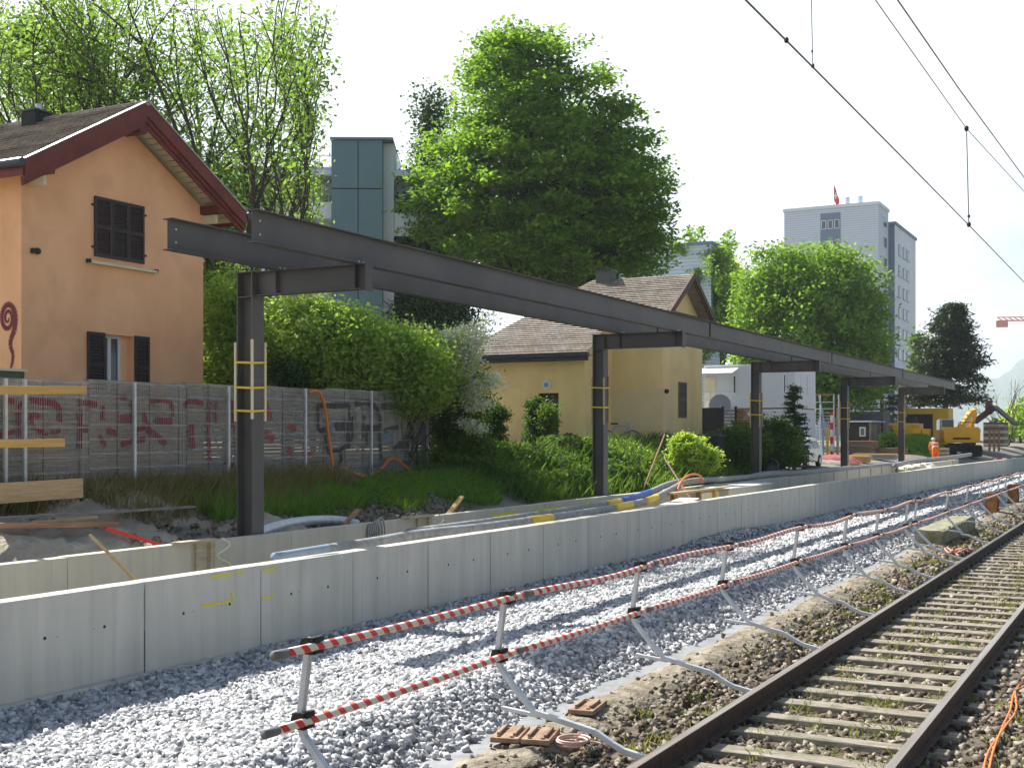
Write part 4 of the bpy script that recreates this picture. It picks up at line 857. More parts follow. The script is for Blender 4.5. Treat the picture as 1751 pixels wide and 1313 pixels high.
# hornbeam, pale birch, spruces, pine
dense_tree('hornbeam_tree', ground_at(1385, 96), [E(1385,575,96,128,140), E(1330,500,96,75,80), E(1440,510,96,75,90), E(1385,480,96,90,60), E(1300,560,96,50,90), E(1470,590,96,50,80), E(1400,650,96,110,60)], 1500, 40, .95, .33, M['leaf_horn'], .35,
           'broad clipped hornbeam in front of the tower block', flat=.8, lflat=.3, shell=.3, droop=.1)
ash('birch_tree', ground_at(1200, 118), 20, 'pale loose young tree above the grey building', 31, stems=4, spread=.13, leafn=18, leaf=.4, r0=.16, lm='leaf_horn', minz=7, depth=4, pxmax=1262)
ash('birch_tree', ground_at(1243, 122), 19.5, 'pale slender tree right of the grey building', 37, stems=3, spread=.10, leafn=15, leaf=.4, r0=.13, lm='leaf_light', minz=5, depth=4, pxmax=1283)
def conifer(name, base, H, wid, label, lm='needle', n=26, leaf=.3, per=60, lean=0, irregular=.25, z0=.12, seed=3):
    r = np.random.default_rng(seed); base = Vector(base); t = thing(name, base, label, 'tree'); b = MB(); top = base+Vector((lean*.35, -lean*.35, H)); b.tube([base-Vector((0,0,.3)), base.lerp(top, .5), top], [H*.025, H*.017, .03], 7)
    cen = []
    for i in range(n):
        f_ = z0+(1-z0)*i/(n-1); c0 = base.lerp(top, f_); w_ = wid*(1-f_)**.75*r.uniform(1-irregular, 1+irregular)+.25
        for k in range(5):
            a = r.uniform(0, 2*math.pi); tip = c0+Vector((math.cos(a)*w_, math.sin(a)*w_, -.05*w_+r.uniform(-.2, .3))); limb(b, c0, tip, .05, .015, sag=-.08, n=3)
            for q in np.linspace(.35, 1, 5): cen.append(tuple(c0.lerp(tip, q)))
    b.build('trunk', M['bark'], t, smooth=True); cen = np.array(cen)
    leafmesh('crown', clusters(cen, per//5, max(.16, wid*.17), .4), leaf, M[lm] if isinstance(lm, str) else lm, t, aspect=.3, flat=.5)
    return t
conifer('pine_tree', ground_at(1611, 104), 11.8, 4.8, 'dark grey green pine with leaning trunk behind the yellow excavator', n=26, leaf=.45, per=170, lean=2.2, irregular=.4, z0=.34, seed=8)
conifer('spruce_tree', ground_at(1508, 112), 8.5, 2.6, 'dark spruce under the far end of the canopy beams', n=16, leaf=.4, per=80, seed=5)
dense_tree('round_bush', ground_at(1573, 116), [E(1573,600,116,16,35), E(1570,650,116,20,40)], 60, 40, .8, .4, M['leaf_mid'], .12, 'green bush squeezed between tower block and pine')
conifer('young_conifer', ground_at(1358, 53.5), 3.5, .55, 'slim young conifer in front of the white containers', lm=M['leaf_dark'], n=18, leaf=.14, per=60, seed=9, z0=.02)
def bush(name, ells, ncl, per, rad, leaf, lm, label, group=None, base=None, flat=.8, cat='shrub', shell=.42):
    base = base or (ells[0][0], ells[0][1], gz(ells[0][0], ells[0][1])); t = thing(name, base, label, cat, group); cen = ell_pts(ells, ncl, shell)
    g_ = np.array([gz(c[0], c[1])+.05 for c in cen]); cen[:, 2] = np.maximum(cen[:, 2], g_)
    b = MB()
    for i in rng.choice(ncl, min(16, ncl), replace=False): limb(b, Vector(base)+Vector((rng.normal(0, .08), rng.normal(0, .08), -.1)), cen[i], .025, .006, n=4)
    b.build('stem', M['bark'], t); leafmesh('foliage', clusters(cen, per, rad, flat), leaf, lm, t, flat=.3, droop=.2); return t
bush('tall_shrub', [E(385,560,33,62,110,1.2), E(380,640,32,60,80,1.2), E(425,590,33,50,120,1.2)], 420, 60, .5, .12, M['leaf_hedge'], 'tall bright shrub between orange house and first steel column')
bush('large_shrub', [E(540,610,31,90,95,1.6), E(515,560,31,60,55,1.2), E(600,610,31,60,75,1.3)], 700, 60, .42, .115, M['leaf_hedge'], 'large bright green shrub behind the fence right of the first column')
bush('large_shrub', [E(690,640,32,75,78,1.5), E(650,600,32,50,45,1.1), E(740,640,33,50,70,1.2)], 560, 60, .42, .115, M['leaf_hedge'], 'lower bright green shrub behind the right end of the fence')
bush('dark_shrub', [E(490,645,29.5,26,30,.5)], 50, 60, .25, .08, M['leaf_dark'], 'small dark leaved shrub above the fence beside the first column')
hw_ = bush('hawthorn', [E(780,700,33.5,38,90,1.0), E(765,640,33.5,34,70,.9), E(790,780,33,44,70,.9), E(808,800,33,30,50,.6)], 480, 60, .38, .10, M['leaf_mid'], 'flowering hawthorn with white blossom sprays between fence and ochre house', cat='shrub')
hp = []
for (p0, q0) in (((770,650),(815,555)),((780,640),(840,540)),((770,620),(765,570)),((800,660),(850,655)),((790,680),(845,640)),((775,600),(828,580)),((790,650),(812,610)),((800,700),(830,690)),((790,720),(822,735)),((760,640),(790,560)),((785,640),(800,590)),((800,690),(820,660))):
    for k in np.linspace(.15, 1, 8): x, y = at(p0[0]+(q0[0]-p0[0])*k, 32.2); hp.append((x, y, zz(p0[1]+(q0[1]-p0[1])*k, 32.2)))
hp = np.array(hp); leafmesh('blossom', clusters(hp, 75, .30, .5), .065, M['blossom'], hw_, aspect=.8, flat=.5)
leafmesh('spring_leaves', clusters(hp, 14, .3, .6), .08, M['leaf_light'], hw_)
# clipped evergreens by the clock wall
M['leaf_box'] = leafmat('box_leaves', (.035,.10,.012), (.07,.16,.02), .3)
t = bush('clipped_column', [E(918,710,39,22,30,.42), E(918,740,39,22,30,.42), E(918,692,39,19,15,.36)], 200, 60, .12, .06, M['leaf_box'], 'round topped clipped evergreen column before the dark door', cat='topiary')
bush('climbing_rose', [E(938,718,38.4,18,34,.25)], 60, 30, .25, .08, M['leaf_mid'], 'loose pale flowering climber on the right of the clipped column')
bush('clipped_hedge', [E(850,715,37,17,26,.4), E(845,750,37,12,30,.4)], 140, 50, .14, .07, M['leaf_box'], 'flat topped clipped evergreen beside the hawthorn', cat='topiary')
# shrubs right of second column
bush('light_shrub', [E(1178,775,41,34,34,.7), E(1205,785,41,24,22,.5), E(1165,760,41,18,22,.4)], 170, 50, .24, .11, M['leaf_light'], 'light green spreading shrub right of the second steel column', flat=.4)
bush('garden_shrub', [E(1245,770,47,42,36,1.1), E(1275,760,48,34,38,.9)], 260, 50, .35, .12, M['leaf_mid'], 'dark green rounded shrub left of the third column')
bush('garden_shrub', [E(1325,755,49,34,40,1.0), E(1338,772,50,26,32,.9)], 280, 50, .35, .12, M['leaf_mid'], 'green shrub between third column and white car')
bush('far_bush', [E(1470,655,100,50,35), E(1400,690,96,40,30)], 160, 40, .8, .3, M['leaf_horn'], 'low bushes under the hornbeam beyond the sheds')
for (px, py, Y, rx, rz, lab, lm) in ((1745,720,150,22,26,'yellow green bush at the right picture edge', 'leaf_light'), (1775,715,140,30,35,'tall bush just outside the far right', 'leaf_horn'), (1715,735,160,18,16,'low green bush right of the dark hut','leaf_horn')):
    dense_tree('far_tree', ground_at(px, Y), [E(px,py,Y,rx,rz)], 140, 36, 1.0, .45, M[lm], .15, lab, limbs=8)
# bare tree at right
ash('bare_tree', ground_at(1722, 128), 8.5, 'nearly leafless young tree at the far right', 51, stems=3, spread=.35, leafn=1, leaf=.2, r0=.09, lm='leaf_light', minz=4, depth=3, dens=.3)

# ground cover, grasses
def gsc(x0, x1, y0, y1, n, h): x = rng.uniform(x0, x1, n); y = rng.uniform(y0, y1, n); return np.array([(a, b_, gz(a, b_)+rng.random()**1.5*h) for a, b_ in zip(x, y)])
def blades(name, P, h, w, m, label, lean=.35):
    n = len(P); a = rng.uniform(0, 2*math.pi, n); u = np.stack([np.cos(a), np.sin(a), np.zeros(n)], 1)*w*.5; hh = h*rng.uniform(.5, 1.3, n)
    tip = P+np.stack([rng.normal(0, lean, n)*hh, rng.normal(0, lean, n)*hh, hh], 1); mid = P*.5+tip*.5+np.stack([0*hh, 0*hh, hh*.12], 1)
    v = np.stack([P-u, P+u, mid+u*.7, tip, mid-u*.7], 1).reshape(-1, 3); o = np_obj(name, v, np.arange(5*n).reshape(-1, 5), m); tag(o, label, 'grass' if 'weed' not in name else 'weeds', kind='stuff'); return o
def gpts(x0, x1, y0, y1, n):
    x = rng.uniform(x0, x1, n); y = rng.uniform(y0, y1, n); return np.array([(a, b_, gz(a, b_)) for a, b_ in zip(x, y)])
mask = lambda P, f_: P[[f_(p) for p in P]]
P = np.concatenate([gpts(18.5, 34, 13.9, 15.7, 22000), gpts(34, 49, 13.5, 18, 12000)])
nf = lambda p: math.sin(p[0]*1.3+p[1])+math.sin(p[0]*.6-p[1]*2)+math.sin(p[1]*3.1)
P = P[[ (y-13.6) > 1.0-.04*(x-18)+.35*math.sin(x*1.9) for x, y, z in P]]
P = P[rng.random(len(P)) < .75]
blades('meadow_grass', P, .22, .028, M['grass'], 'green grass growing on the bank between rear wall and fence', lean=.6)
c = gsc(19, 34, 13.9, 16.4, 9000, .22); c = c[[math.sin(p[0]*2.3+p[1])+math.sin(p[1]*3.7-p[0]*1.3) > .1 for p in c]]
o = leafmesh('meadow_herbs', c, .09, M['leaf_mid'], flat=.3); tag(o, 'broad leaved herbs among the grass of the bank', 'ground cover', kind='stuff')
P = np.concatenate([gpts(11, 22, 15.3, 16.1, 7000), gpts(14.5, 20, 14.6, 15.6, 1500)])
blades('dry_grass', P, .48, .02, M['drygrass'], 'tall dry grass along the foot of the graffiti fence')
blades('fence_foot_grass', np.concatenate([gpts(16.5, 21, 14.4, 15.8, 5000), gpts(11, 13.5, 15.4, 16.0, 900)]), .34, .026, M['grass'], 'dark green grass tufts at the foot of the fence')
c = np.concatenate([gsc(27.5, 36, 14.0, 16.6, 24000, .6), gsc(36, 41, 14.0, 16.6, 9000, .25), gsc(27.5, 40.8, 16.6, 21, 18000, .12), gsc(33, 40, 13.6, 15, 4000, .3)])
c = c[[p[2]-gz(p[0], p[1]) < .12+.34*(1+math.sin(p[0]*1.7+math.sin(p[1]*2))*.8+.5*math.sin(p[1]*2.9+p[0]*3.1)) for p in c]]
blades('tall_weeds_grass', np.concatenate([gpts(27, 45, 13.5, 17, 4500)]), .5, .035, M['leaf_mid'], 'tall grass and nettles standing in the undergrowth below the ochre house', lean=.5)
o = leafmesh('undergrowth', c, .13, M['leaf_mid'], flat=.2); tag(o, 'dense dark undergrowth on the bank below the ochre house', 'ground cover', kind='stuff')
c = gsc(36.5, 46, 13.8, 16.5, 10000, .28); o = leafmesh('weed_patch', c, .12, M['leaf_hedge'], flat=.2); tag(o, 'bright green weeds right of the second column', 'ground cover', kind='stuff')
# weeds in the old ballast: small tufts
tc_ = [(rng.uniform(5.5, 34), rng.uniform(-1.5, 4.1)) for _ in range(620)]; P = []
for (a, b_) in tc_:
    k = rng.integers(6, 38); P.append(np.stack([a+rng.normal(0, .07, k), b_+rng.normal(0, .07, k), np.full(k, -.2)], 1))
P = np.concatenate(P); blades('weed_tufts', P, .085, .012, leafmat('weed_blades', (.10,.13,.03), (.24,.25,.09), .4), 'small weeds sprouting in the old ballast between the rails', lean=.6)
x = rng.uniform(5, 45, 4200); y = rng.uniform(-1.5, 4.1, 4200); k_ = np.sin(x*2.1+1)+np.sin(y*3+x) > .3; P = np.stack([x[k_], y[k_], -.185+rng.random(k_.sum())*.02], 1)
o = leafmesh('moss_weeds', P, .045, M['leaf_mid'], flat=.8); tag(o, 'low green moss and seedlings on the old ballast', 'weeds', kind='stuff')
# sandy heap and clods left of the first column
sx = np.arange(10.5, 18.6, .12); sy_ = np.arange(13.16, 15.9, .12); sv = []
for a in sx:
    for b_ in sy_:
        e = sm((b_-13.15)/.5)*sm((18.55-a)/1.2); h = .10+.14*math.sin(a*1.1+.5)*math.sin(b_*1.5)+.05*math.sin(a*4+b_*3); hole = .35*math.exp(-((a-16.1)**2+(b_-14.0)**2)/.8)
        sv.append((a, b_, gz(a, b_)+max(-.02, e*(h+.06))-hole*.6+rng.normal(0, .024)))
n_ = len(sy_); struct(np_obj('excavated_earth', sv, [(i*n_+j, (i+1)*n_+j, (i+1)*n_+j+1, i*n_+j+1) for i in range(len(sx)-1) for j in range(n_-1)], M['sand'], smooth=True))
P = gpts(11, 24, 13.3, 15.5, 5200); P[:, 2] += .06; P = P[[(abs(p[1]-15.0) < .45 or p[0] > 16.8 or rng.random() < .3) and rng.random() < .8 for p in P]]
stones('soil_clods', P, rng.uniform(.03, .09, len(P)), M['clod'], 'pale lumps of excavated soil and rubble beside the first column', 'rubble')
x = rng.uniform(5.5, 60, 9000); y = rng.normal(4.25, .13, 9000); P = np.stack([x, y, -.17+rng.normal(0, .018, 9000)], 1); P = P[(P[:, 1] < 4.52)][:5200]
stones('ledge_clods', P, np.abs(rng.normal(.018, .014, len(P)))+.01, M['clod'], 'crumbly dry soil along the edge of the old track bed', 'soil')
# hills on the horizon
hv = []; hf = []
hx = np.linspace(0, 1, 240)
for j, (dist, hgt) in enumerate(((3400, 0), (3900, .8), (4500, 1.55), (5100, .9))):
    for i, u in enumerate(hx):
        px = 1500+u*900; x, y = at(px, dist); prof = 92+48*sm((px-1670)/90)+10*math.sin(px*.021)+4*math.sin(px*.083)+1.5*math.sin(px*.29)
        hv.append((x, y, 1+prof*hgt*1.35))
hf = [(j*240+i, j*240+i+1, (j+1)*240+i+1, (j+1)*240+i) for j in range(3) for i in range(239)]
struct(np_obj('wooded_hills', hv, hf, mat('far_forest', (.07,.12,.05), .95, (.05,.085,.04), .012), smooth=True))
# ------------------------------------------------------------------ site clutter
def P3(px, py, w): x, Y = atw(px, w); return Vector((x, w, zz(py, Y)))
def single(name, b, m, label, cat, group=None, **k): return tag(b.build(name, m, **k), label, cat, group)
# plank guard in front of the fence, left edge
pg = thing('plank_guard', P3(-25, 860, 15.0), 'timber guard of two yellow planks above a pale wide board, left edge', 'plank barrier')
for (py0, py1, h, px1, m_, nm) in ((667, 667, .125, 147, 'wood_y', 'plank'), (759, 757, .125, 110, 'wood_y', 'plank')):
    a = P3(-40, py0, 14.95); c = P3(px1, py1, 14.95); MB().bar(a, c, .035, h).build(nm, M[m_], pg, bevel=.004)
a = P3(-40, 846, 14.9); c = P3(141, 834, 14.9); MB().bar(a, c, .04, .30).build('wide_board', M['wood'], pg, bevel=.004)
a = P3(-25, 870, 15.02); MB().box(a.x-.05, a.x+.05, 14.98, 15.08, .4, 3.1).build('post', M['wood'], pg)
# boards lying on the earth
single('long_board', MB().bar(P3(-30, 888, 14.4), P3(328, 866, 14.7), .2, .035), M['wood_g'], 'long grey board lying on the excavated earth at left', 'board')
single('brown_board', MB().bar(P3(-30, 899, 14.0), P3(198, 896, 14.0), .12, .07), M['wood_r'], 'thick reddish brown board lying on the earth at the left edge', 'board')
single('narrow_batten', MB().bar(P3(60, 893, 14.15), P3(165, 884, 14.25), .06, .04), M['wood'], 'short tan batten lying across the two boards at left', 'board')
single('red_batten', MB().bar(P3(180, 903, 13.75), P3(292, 936, 13.3), .08, .05), M['red'], 'red painted batten sloping down to the rear concrete wall', 'board')
single('wooden_stake', MB().bar(P3(588, 898, 13.35), P3(612, 872, 13.4), .07, .06), M['wood_r'], 'short wooden stake leaning over the pale pipe behind the rear wall', 'stake')
single('wooden_stake', MB().bar(P3(765, 882, 13.3), P3(790, 849, 13.4), .10, .05), M['wood_y'], 'yellowish wooden stake leaning outward above the rope tied formwork', 'stake')
# behind-fence crate
a = P3(-12, 655, 18.0); c = P3(42, 633, 18.0)
cr_ = thing('slatted_crate', (a.x, 18.2, a.z), 'green slatted crate with pale rim showing above the fence', 'crate'); MB().box(a.x, c.x, 18.0, 18.6, 1.0, c.z-.03).build('slats', M['leafwood'] if 'leafwood' in M else mat('green_paint', (.10,.14,.10), .7, (.05,.07,.05), 12, vec=(8,8,.2)), cr_); MB().box(a.x-.04, c.x+.04, 17.96, 18.64, c.z-.028, c.z+.02).build('rim', M['cream'], cr_)
# hoses
def smooth(pts, n=5):
    out = []; P = [Vector(p) for p in pts]; P = [P[0]]+P+[P[-1]]
    for i in range(1, len(P)-2):
        for k in range(n):
            t = k/n; p0, p1, p2, p3 = P[i-1:i+3]; out.append(.5*((2*p1)+(p2-p0)*t+(2*p0-5*p1+4*p2-p3)*t*t+(3*p1-p0-3*p2+p3)*t**3))
    return out+[P[-2]]
def hose(name, pts, r, m, label, cat='hose', bands=(), n=12):
    Q = smooth([P3(*p) for p in pts]); o = tag(MB().tube(Q, r, n).build(name, m, smooth=True), label, cat)
    for (p0, p1, mm, nm) in bands:
        q = [v for v in Q if p0 <= CX+F*(SA*v.x-CA*v.y)/(CA*v.x+SA*v.y) <= p1]
        def ip(px):
            for u, v in zip(Q[:-1], Q[1:]):
                a = CX+F*(SA*u.x-CA*u.y)/(CA*u.x+SA*u.y); c = CX+F*(SA*v.x-CA*v.y)/(CA*v.x+SA*v.y)
                if a <= px <= c: return u.lerp(v, (px-a)/(c-a))
        MB().tube([ip(p0)]+[v for v in q if (v-ip(p0)).length > .05 and (v-ip(p1)).length > .05]+[ip(p1)], r+.006, n).build(nm, mm, o, smooth=True)
    return o
hose('grey_hose', [(560,941,10.7),(640,928,10.8),(720,914,11.0),(820,903,11.15),(920,889,11.3),(1000,877,11.4),(1064,866,11.6),(1116,853,12.0),(1150,836,12.6),(1180,823,13.0),(1240,819,13.05),(1300,814,13.05)], .095, M['hose'], 'thick grey hose with yellow tape bands lying along the front wall', bands=((905, 941, M['strap'], 'yellow_band'), (1049, 1078, M['strap'], 'yellow_band'), (1101, 1122, M['strap'], 'yellow_band')))
hose('blue_wrapped_hose', [(700,911,11.5),(820,895,11.7),(940,877,11.9),(1030,863,12.1),(1075,854,12.3),(1110,842,12.5),(1140,829,12.8),(1165,822,13.1)], .085, M['hose'], 'grey hose with bright blue wrap beside the yellow banded hose', bands=((1061, 1112, M['blue'], 'blue_wrap'), (1036, 1058, M['strap'], 'yellow_band')))
hose('bluish_pipe', [(470,953,10.45),(560,938,10.7),(640,925,11.1),(720,911,11.5),(740,907,11.5)], .07, M['hose_b'], 'bluish pipe lying on the front concrete wall at the rope coil')
hose('white_pipe', [(440,912,13.45),(480,898,13.6),(530,890,13.8),(580,890,13.8),(612,897,13.6)], .09, M['galv'], 'pale corrugated pipe curving behind the rear wall beside first column')
hose('white_rope', [(372,979,10.08),(420,972,10.1),(470,965,10.09),(530,953,10.1),(576,947,10.05),(584,953,10.0)], .022, M['white'], 'white cord lying along the top of the front wall')
hose('grey_hose', [(1290,815,13.05),(1322,810,13.1),(1380,808,13.1),(1430,803,13.05),(1480,799,13.0),(1540,793,12.8)], .13, M['hose'], 'very thick grey hose laid along the rear wall beyond the white duct box', n=14)
hose('pale_hose', [(1530,796,12.3),(1560,789,12.0),(1590,786,11.8),(1625,782,11.6),(1660,777,11.2)], .12, M['hose'], 'pale dusty hose lying by the concrete heap at the far columns')
hose('orange_hose', [(1157,853,12.4),(1160,835,12.5),(1170,818,12.6),(1184,811,12.7),(1197,813,12.8),(1202,824,12.9)], .035, M['orange'], 'orange hose arched over the grey hose', 'hose', n=8)
# orange conduit hanging on the fence
def fpt(px, py, off=.12):
    P, Y, s = onf(px, py); k = 1-off/Y*1.6; return Vector((0, 0, HC))+(P-Vector((0, 0, HC)))*k
for nm, pts, lab in (('orange_conduit', [(530,672),(538,668),(548,674),(556,700),(562,745),(569,795),(578,842)], 'orange conduit hanging over the top of the slat fence'), ('orange_conduit', [(574,815),(578,803),(590,801),(608,810),(630,814),(650,804),(666,786),(680,787),(700,803),(734,828),(765,842)], 'orange conduit snaking along the foot of the graffiti fence')):
    tag(MB().tube(smooth([fpt(px, py, .14+max(0, py-788)*.03) for px, py in pts]), .035, 8).build(nm, M['orange'], smooth=True), lab, 'conduit')
# rods crossing by the hoses
single('thin_rod', MB().tube([P3(1098, 842, 13.6), P3(1137, 743, 14.0)], .03, 6), M['wood_r'], 'thin brown rod leaning up to the right above the blue wrapped hose', 'rod')
single('pink_rod', MB().tube([P3(1183, 856, 12.2), P3(1136, 782, 13.4)], .022, 6), mat('faded_pink', (.62,.36,.32), .6), 'thin pinkish rod leaning left over the arched orange hose', 'rod')
# trench timbering and white duct box
a = P3(1196, 850, 12.2); tb = thing('trench_timbering', (a.x, 12.4, -.3), 'timber posts and boards shoring the trench under the thick hose', 'timbering')
for px in (1152, 1196, 1222, 1240): q = P3(px, 850, 12.2); MB().box(q.x-.07, q.x+.07, 12.15, 12.27, -.5, .50).build('upright_post', M['wood_y'] if px > 1200 else M['wood_r'], tb)
for p0, p1 in ((1199, 1219), (1224, 1238)): q = P3(p0, 850, 12.2); r_ = P3(p1, 850, 12.2); MB().box(q.x+.02, r_.x-.02, 12.21, 12.25, -.4, .42).build('board', M['cream'], tb)
q0 = P3(1150, 850, 12.2); q1 = P3(1243, 850, 12.2); MB().box(q0.x-.2, q1.x+.2, 12.1, 12.3, .502, .56).build('cap_board', M['wood'], tb)
a = P3(1247, 840, 11.9); c = P3(1302, 840, 11.9); db = thing('white_duct_box', ((a.x+c.x)/2, 12.2, -.4), 'white concrete duct box with slots standing in the trench', 'duct box')
MB().box(a.x, c.x+1.2, 11.9, 12.8, -.5, .48).build('body', M['concrete_b'], db, bevel=.02); MB().box(a.x-.05, c.x+1.25, 11.86, 12.84, .485, .53).build('lid', M['white'], db, bevel=.01)
for k in range(8): xk = a.x+.2+k*(c.x-a.x)/8; MB().box(xk, xk+.12, 11.89, 11.899, -.1, .2).build('slot', M['wood_g'], db)
# leaning plank & pale sheet by the wall
single('pale_sheet', MB().bar(P3(1145, 864, 10.6), P3(1180, 852, 11.2), .5, .03), M['white'], 'pale flat sheet lying on the wall below the arched hose', 'sheet')
# corrugated black drain pipe stub
a = P3(1303, 806, 13.8); c = P3(1322, 793, 13.6); dp = thing('drain_pipe', a, 'dark drain pipe stub with pale open end pointing up right of third column', 'pipe')
MB().tube([a, a.lerp(c, .5), c], .22, 14).build('pipe_body', M['black'], dp, smooth=True); d_ = (c-a).normalized(); MB().tube([c-d_*.05, c+d_*.03], .25, 16).build('pipe_socket', M['hose_b'], dp); MB().tube([c+d_*.031, c+d_*.036], .19, 14).build('pipe_mouth', M['dark'], dp)
# heap of fresh concrete at the far columns
hp_ = MB(); q = P3(1560, 800, 12.0)
for k in range(16): hp_.ball((q.x+rng.uniform(-3, 4), 12+rng.uniform(-.7, .7)+wallc(q.x), .25+rng.uniform(-.1, .2)), rng.uniform(.25, .5), 7, 5, (1.8, 1, .6))
tag(hp_.build('concrete_heap', M['concrete_b']), 'heap of pale concrete and stones between the walls near the fifth column', 'heap')
single('stone_slab', MB().box(P3(1580,800,11.6).x, P3(1620,795,11.6).x, 11.3, 12.1, .2, .62), M['concrete_b'], 'flat grey concrete slab in the trench right of the fifth column', 'slab')

# things beside the old track
def block(name, px0, px1, w0, w1, z0, z1, m, label, cat):
    a = atw(px0, w0)[0]; c = atw(px1, w0)[0]; b = MB(); n = 14; nn = 3
    for i in range(n+1):
        x = a+(c-a)*i/n; j = lambda s: rng.uniform(-s, s)
        b.v += [(x, w0+j(.02), z0), (x, w0+j(.03), z1-.03+j(.02)), (x, w0+.05, z1+j(.01)), (x, (w0+w1)/2, z1+j(.02)), (x, w1-.04, z1+j(.01)), (x, w1, z1-.04), (x, w1, z0)]
    k = 7
    for i in range(n):
        for q in range(k-1): b.f.append((i*k+q, (i+1)*k+q, (i+1)*k+q+1, i*k+q+1))
    b.f += [tuple(range(k)), tuple(range(n*k, n*k+k))[::-1]]
    return tag(b.build(name, m), label, cat)
block('mossy_concrete_block', 1612, 1668, 4.15, 4.72, -.3, .16, M['moss'], 'long mossy weathered concrete block beside the old track', 'concrete block')
M['rusty'] = mat('rusty_orange_steel', (.36,.17,.05), .8, (.16,.07,.035), 5, bump=.3)
for px, w_, zt_, lab in ((1697, 4.55, .42, 'nearer rusty steel pile stub beside the barrier'), (1733, 4.6, .46, 'farther rusty steel pile stub beside the barrier')):
    x, Y = atw(px, w_); b = MB(); b.isec((x, w_, -.4), (x, w_, zt_), .42, .34, .03, .02, up=(1,0,0)); single('rusty_pile', b, M['rusty'], lab, 'pile')
# rusty base plates, cable coil
def plates(px, py, ang, n, label, L=.34):
    Y = (HC+.13)*F/(py-HOR); x, y = at(px, Y); t = thing('base_plate_stack', (x, y, -.16), label, 'base plates')
    for k in range(n):
        ox = k*.24; c, s_ = math.cos(ang), math.sin(ang); b = MB(); b.box(-L/2, L/2, ox-.11, ox+.11, -.15, -.11); b.box(-.14, .14, ox-.075, ox-.05, -.109, -.085); b.box(-.14, .14, ox+.05, ox+.075, -.109, -.085)
        b.v = [(x+a*c-q*s_, y+a*s_+q*c, z+.02) for a, q, z in b.v]; p = b.build('plate', M['platewood'], t, bevel=.006)
        for (a, q) in ((-.17, -.05), (-.17, .05), (.17, -.05), (.17, .05)): MB().disc((x+a*c-(ox+q)*s_, y+a*s_+(ox+q)*c, -.0875), (0,0,1), .017, .006, 8).build('bolt_hole', M['dark'], p)
M['platewood'] = mat('rusty_tan_plate', (.36,.25,.16), .75, (.20,.11,.07), 7, bump=.3)
plates(925, 1262, .25, 2, 'pair of rusty tan rail base plates beside the cable coil', .42)
plates(1005, 1212, .15, 1, 'single rusty tan base plate on the soil ledge behind the coil', .46)
Y = (HC+.15)*F/(1271-HOR); x, y = at(978, Y); b = MB()
for k in range(4):
    b.tube([(x+.02*math.sin(k*2)+(.105+.008*k)*math.cos(a), y+.02*math.cos(k)+(.105+.006*k)*math.sin(a), -.15+.014*k) for a in np.linspace(0, 2*math.pi, 26)], .0085, 6)
b.tube([(x+.1, y-.05, -.14), (x+.16, y-.12, -.16), (x+.17, y-.2, -.17), (x+.12, y-.26, -.18)], .0085, 6)
tag(b.build('cable_coil', mat('pale_pink_cable', (.66,.46,.40), .6), smooth=True), 'coil of pale pink cable on the soil beside the base plates', 'cable')
for k, (lab, off) in enumerate((('orange signal cable in the ballast right of the track, outer strand', 0), ('orange signal cable in the ballast right of the track, inner strand', .12))):
    pts = []
    for j, (px, py) in enumerate(((1680, 1330), (1690, 1290), (1720, 1245), (1738, 1215), (1736, 1180), (1745, 1165), (1775, 1120))):
        Y = (HC+.17)*F/(py-HOR); x, y = at(px+off*90*math.sin(j*1.3+1), Y); pts.append((x, y, -.165+.02*math.sin(j)))
    tag(MB().tube(smooth(pts), .009, 6).build('orange_cable', M['orange'], smooth=True), lab, 'cable')
b = MB()
for k in range(7):
    Y = (HC+.14)*F/(948-HOR); x, y = at(1630+k*2, Y); b.tube(smooth([(x-.5+rng.uniform(-.2,.2), y+rng.uniform(-.2,.2), -.1), (x, y+rng.uniform(-.2,.2), -.02), (x+.6, y+rng.uniform(-.25,.25), -.1), (x+1.2, y+rng.uniform(-.2,.2), -.13)]), .015, 6)
tag(b.build('cable_tangle', mat('salmon_cable', (.60,.30,.22), .6), smooth=True), 'tangle of salmon coloured cables on the soil ledge near the mossy block', 'cable')

# ------------------------------------------------------------------ overhead line
ww = thing('overhead_line', (20, 2.4, 5.3), 'overhead contact wire with two carrying wires and thin droppers at upper right', 'overhead line')
def wpt(px, py, w): x, Y = atw(px, w); return Vector((x, w, zz(py, Y)))
cwp = [wpt(1160, -120, 2.38), wpt(1275, 0, 2.4), wpt(1390, 115, 2.4), wpt(1520, 246, 2.4), wpt(1657, 385, 2.4), wpt(1751, 482, 2.4)]
p_ = cwp[-1]; cwp.append(Vector((140, 2.4, p_.z))); MB().tube(cwp, .0075, 6).build('contact_wire', M['wire'], ww)
mwp = [wpt(1440, -75, 2.4), wpt(1497, 0, 2.4), wpt(1575, 110, 2.4), wpt(1653, 220, 2.4), wpt(1751, 327, 2.4), wpt(1800, 378, 2.4)]
MB().tube(mwp, .006, 6).build('carrying_wire', M['wire'], ww)
MB().tube([wpt(1470, -95, 2.1), wpt(1535, 0, 2.1), wpt(1640, 152, 2.1), wpt(1751, 303, 2.1), wpt(1820, 400, 2.1)], .008, 6).build('feeder_wire', M['wire'], ww)
MB().tube([wpt(1653, 220, 2.4), wpt(1657, 385, 2.4)], .007, 5).build('dropper', M['wire'], ww)
MB().tube([wpt(1387, -40, 2.4), wpt(1390, 115, 2.4)], .0035, 5).build('dropper', M['wire'], ww)
for px, py, r_ in ((1653, 220, .032), (1657, 370, .02), (1657, 384, .03), (1389, 88, .009), (1390, 113, .015), (1345, 69, .018)):
    q = wpt(px, py, 2.4); MB().ball(q, r_, 8, 5, (1, 1, 1.3)).build('clamp', M['black'], ww)

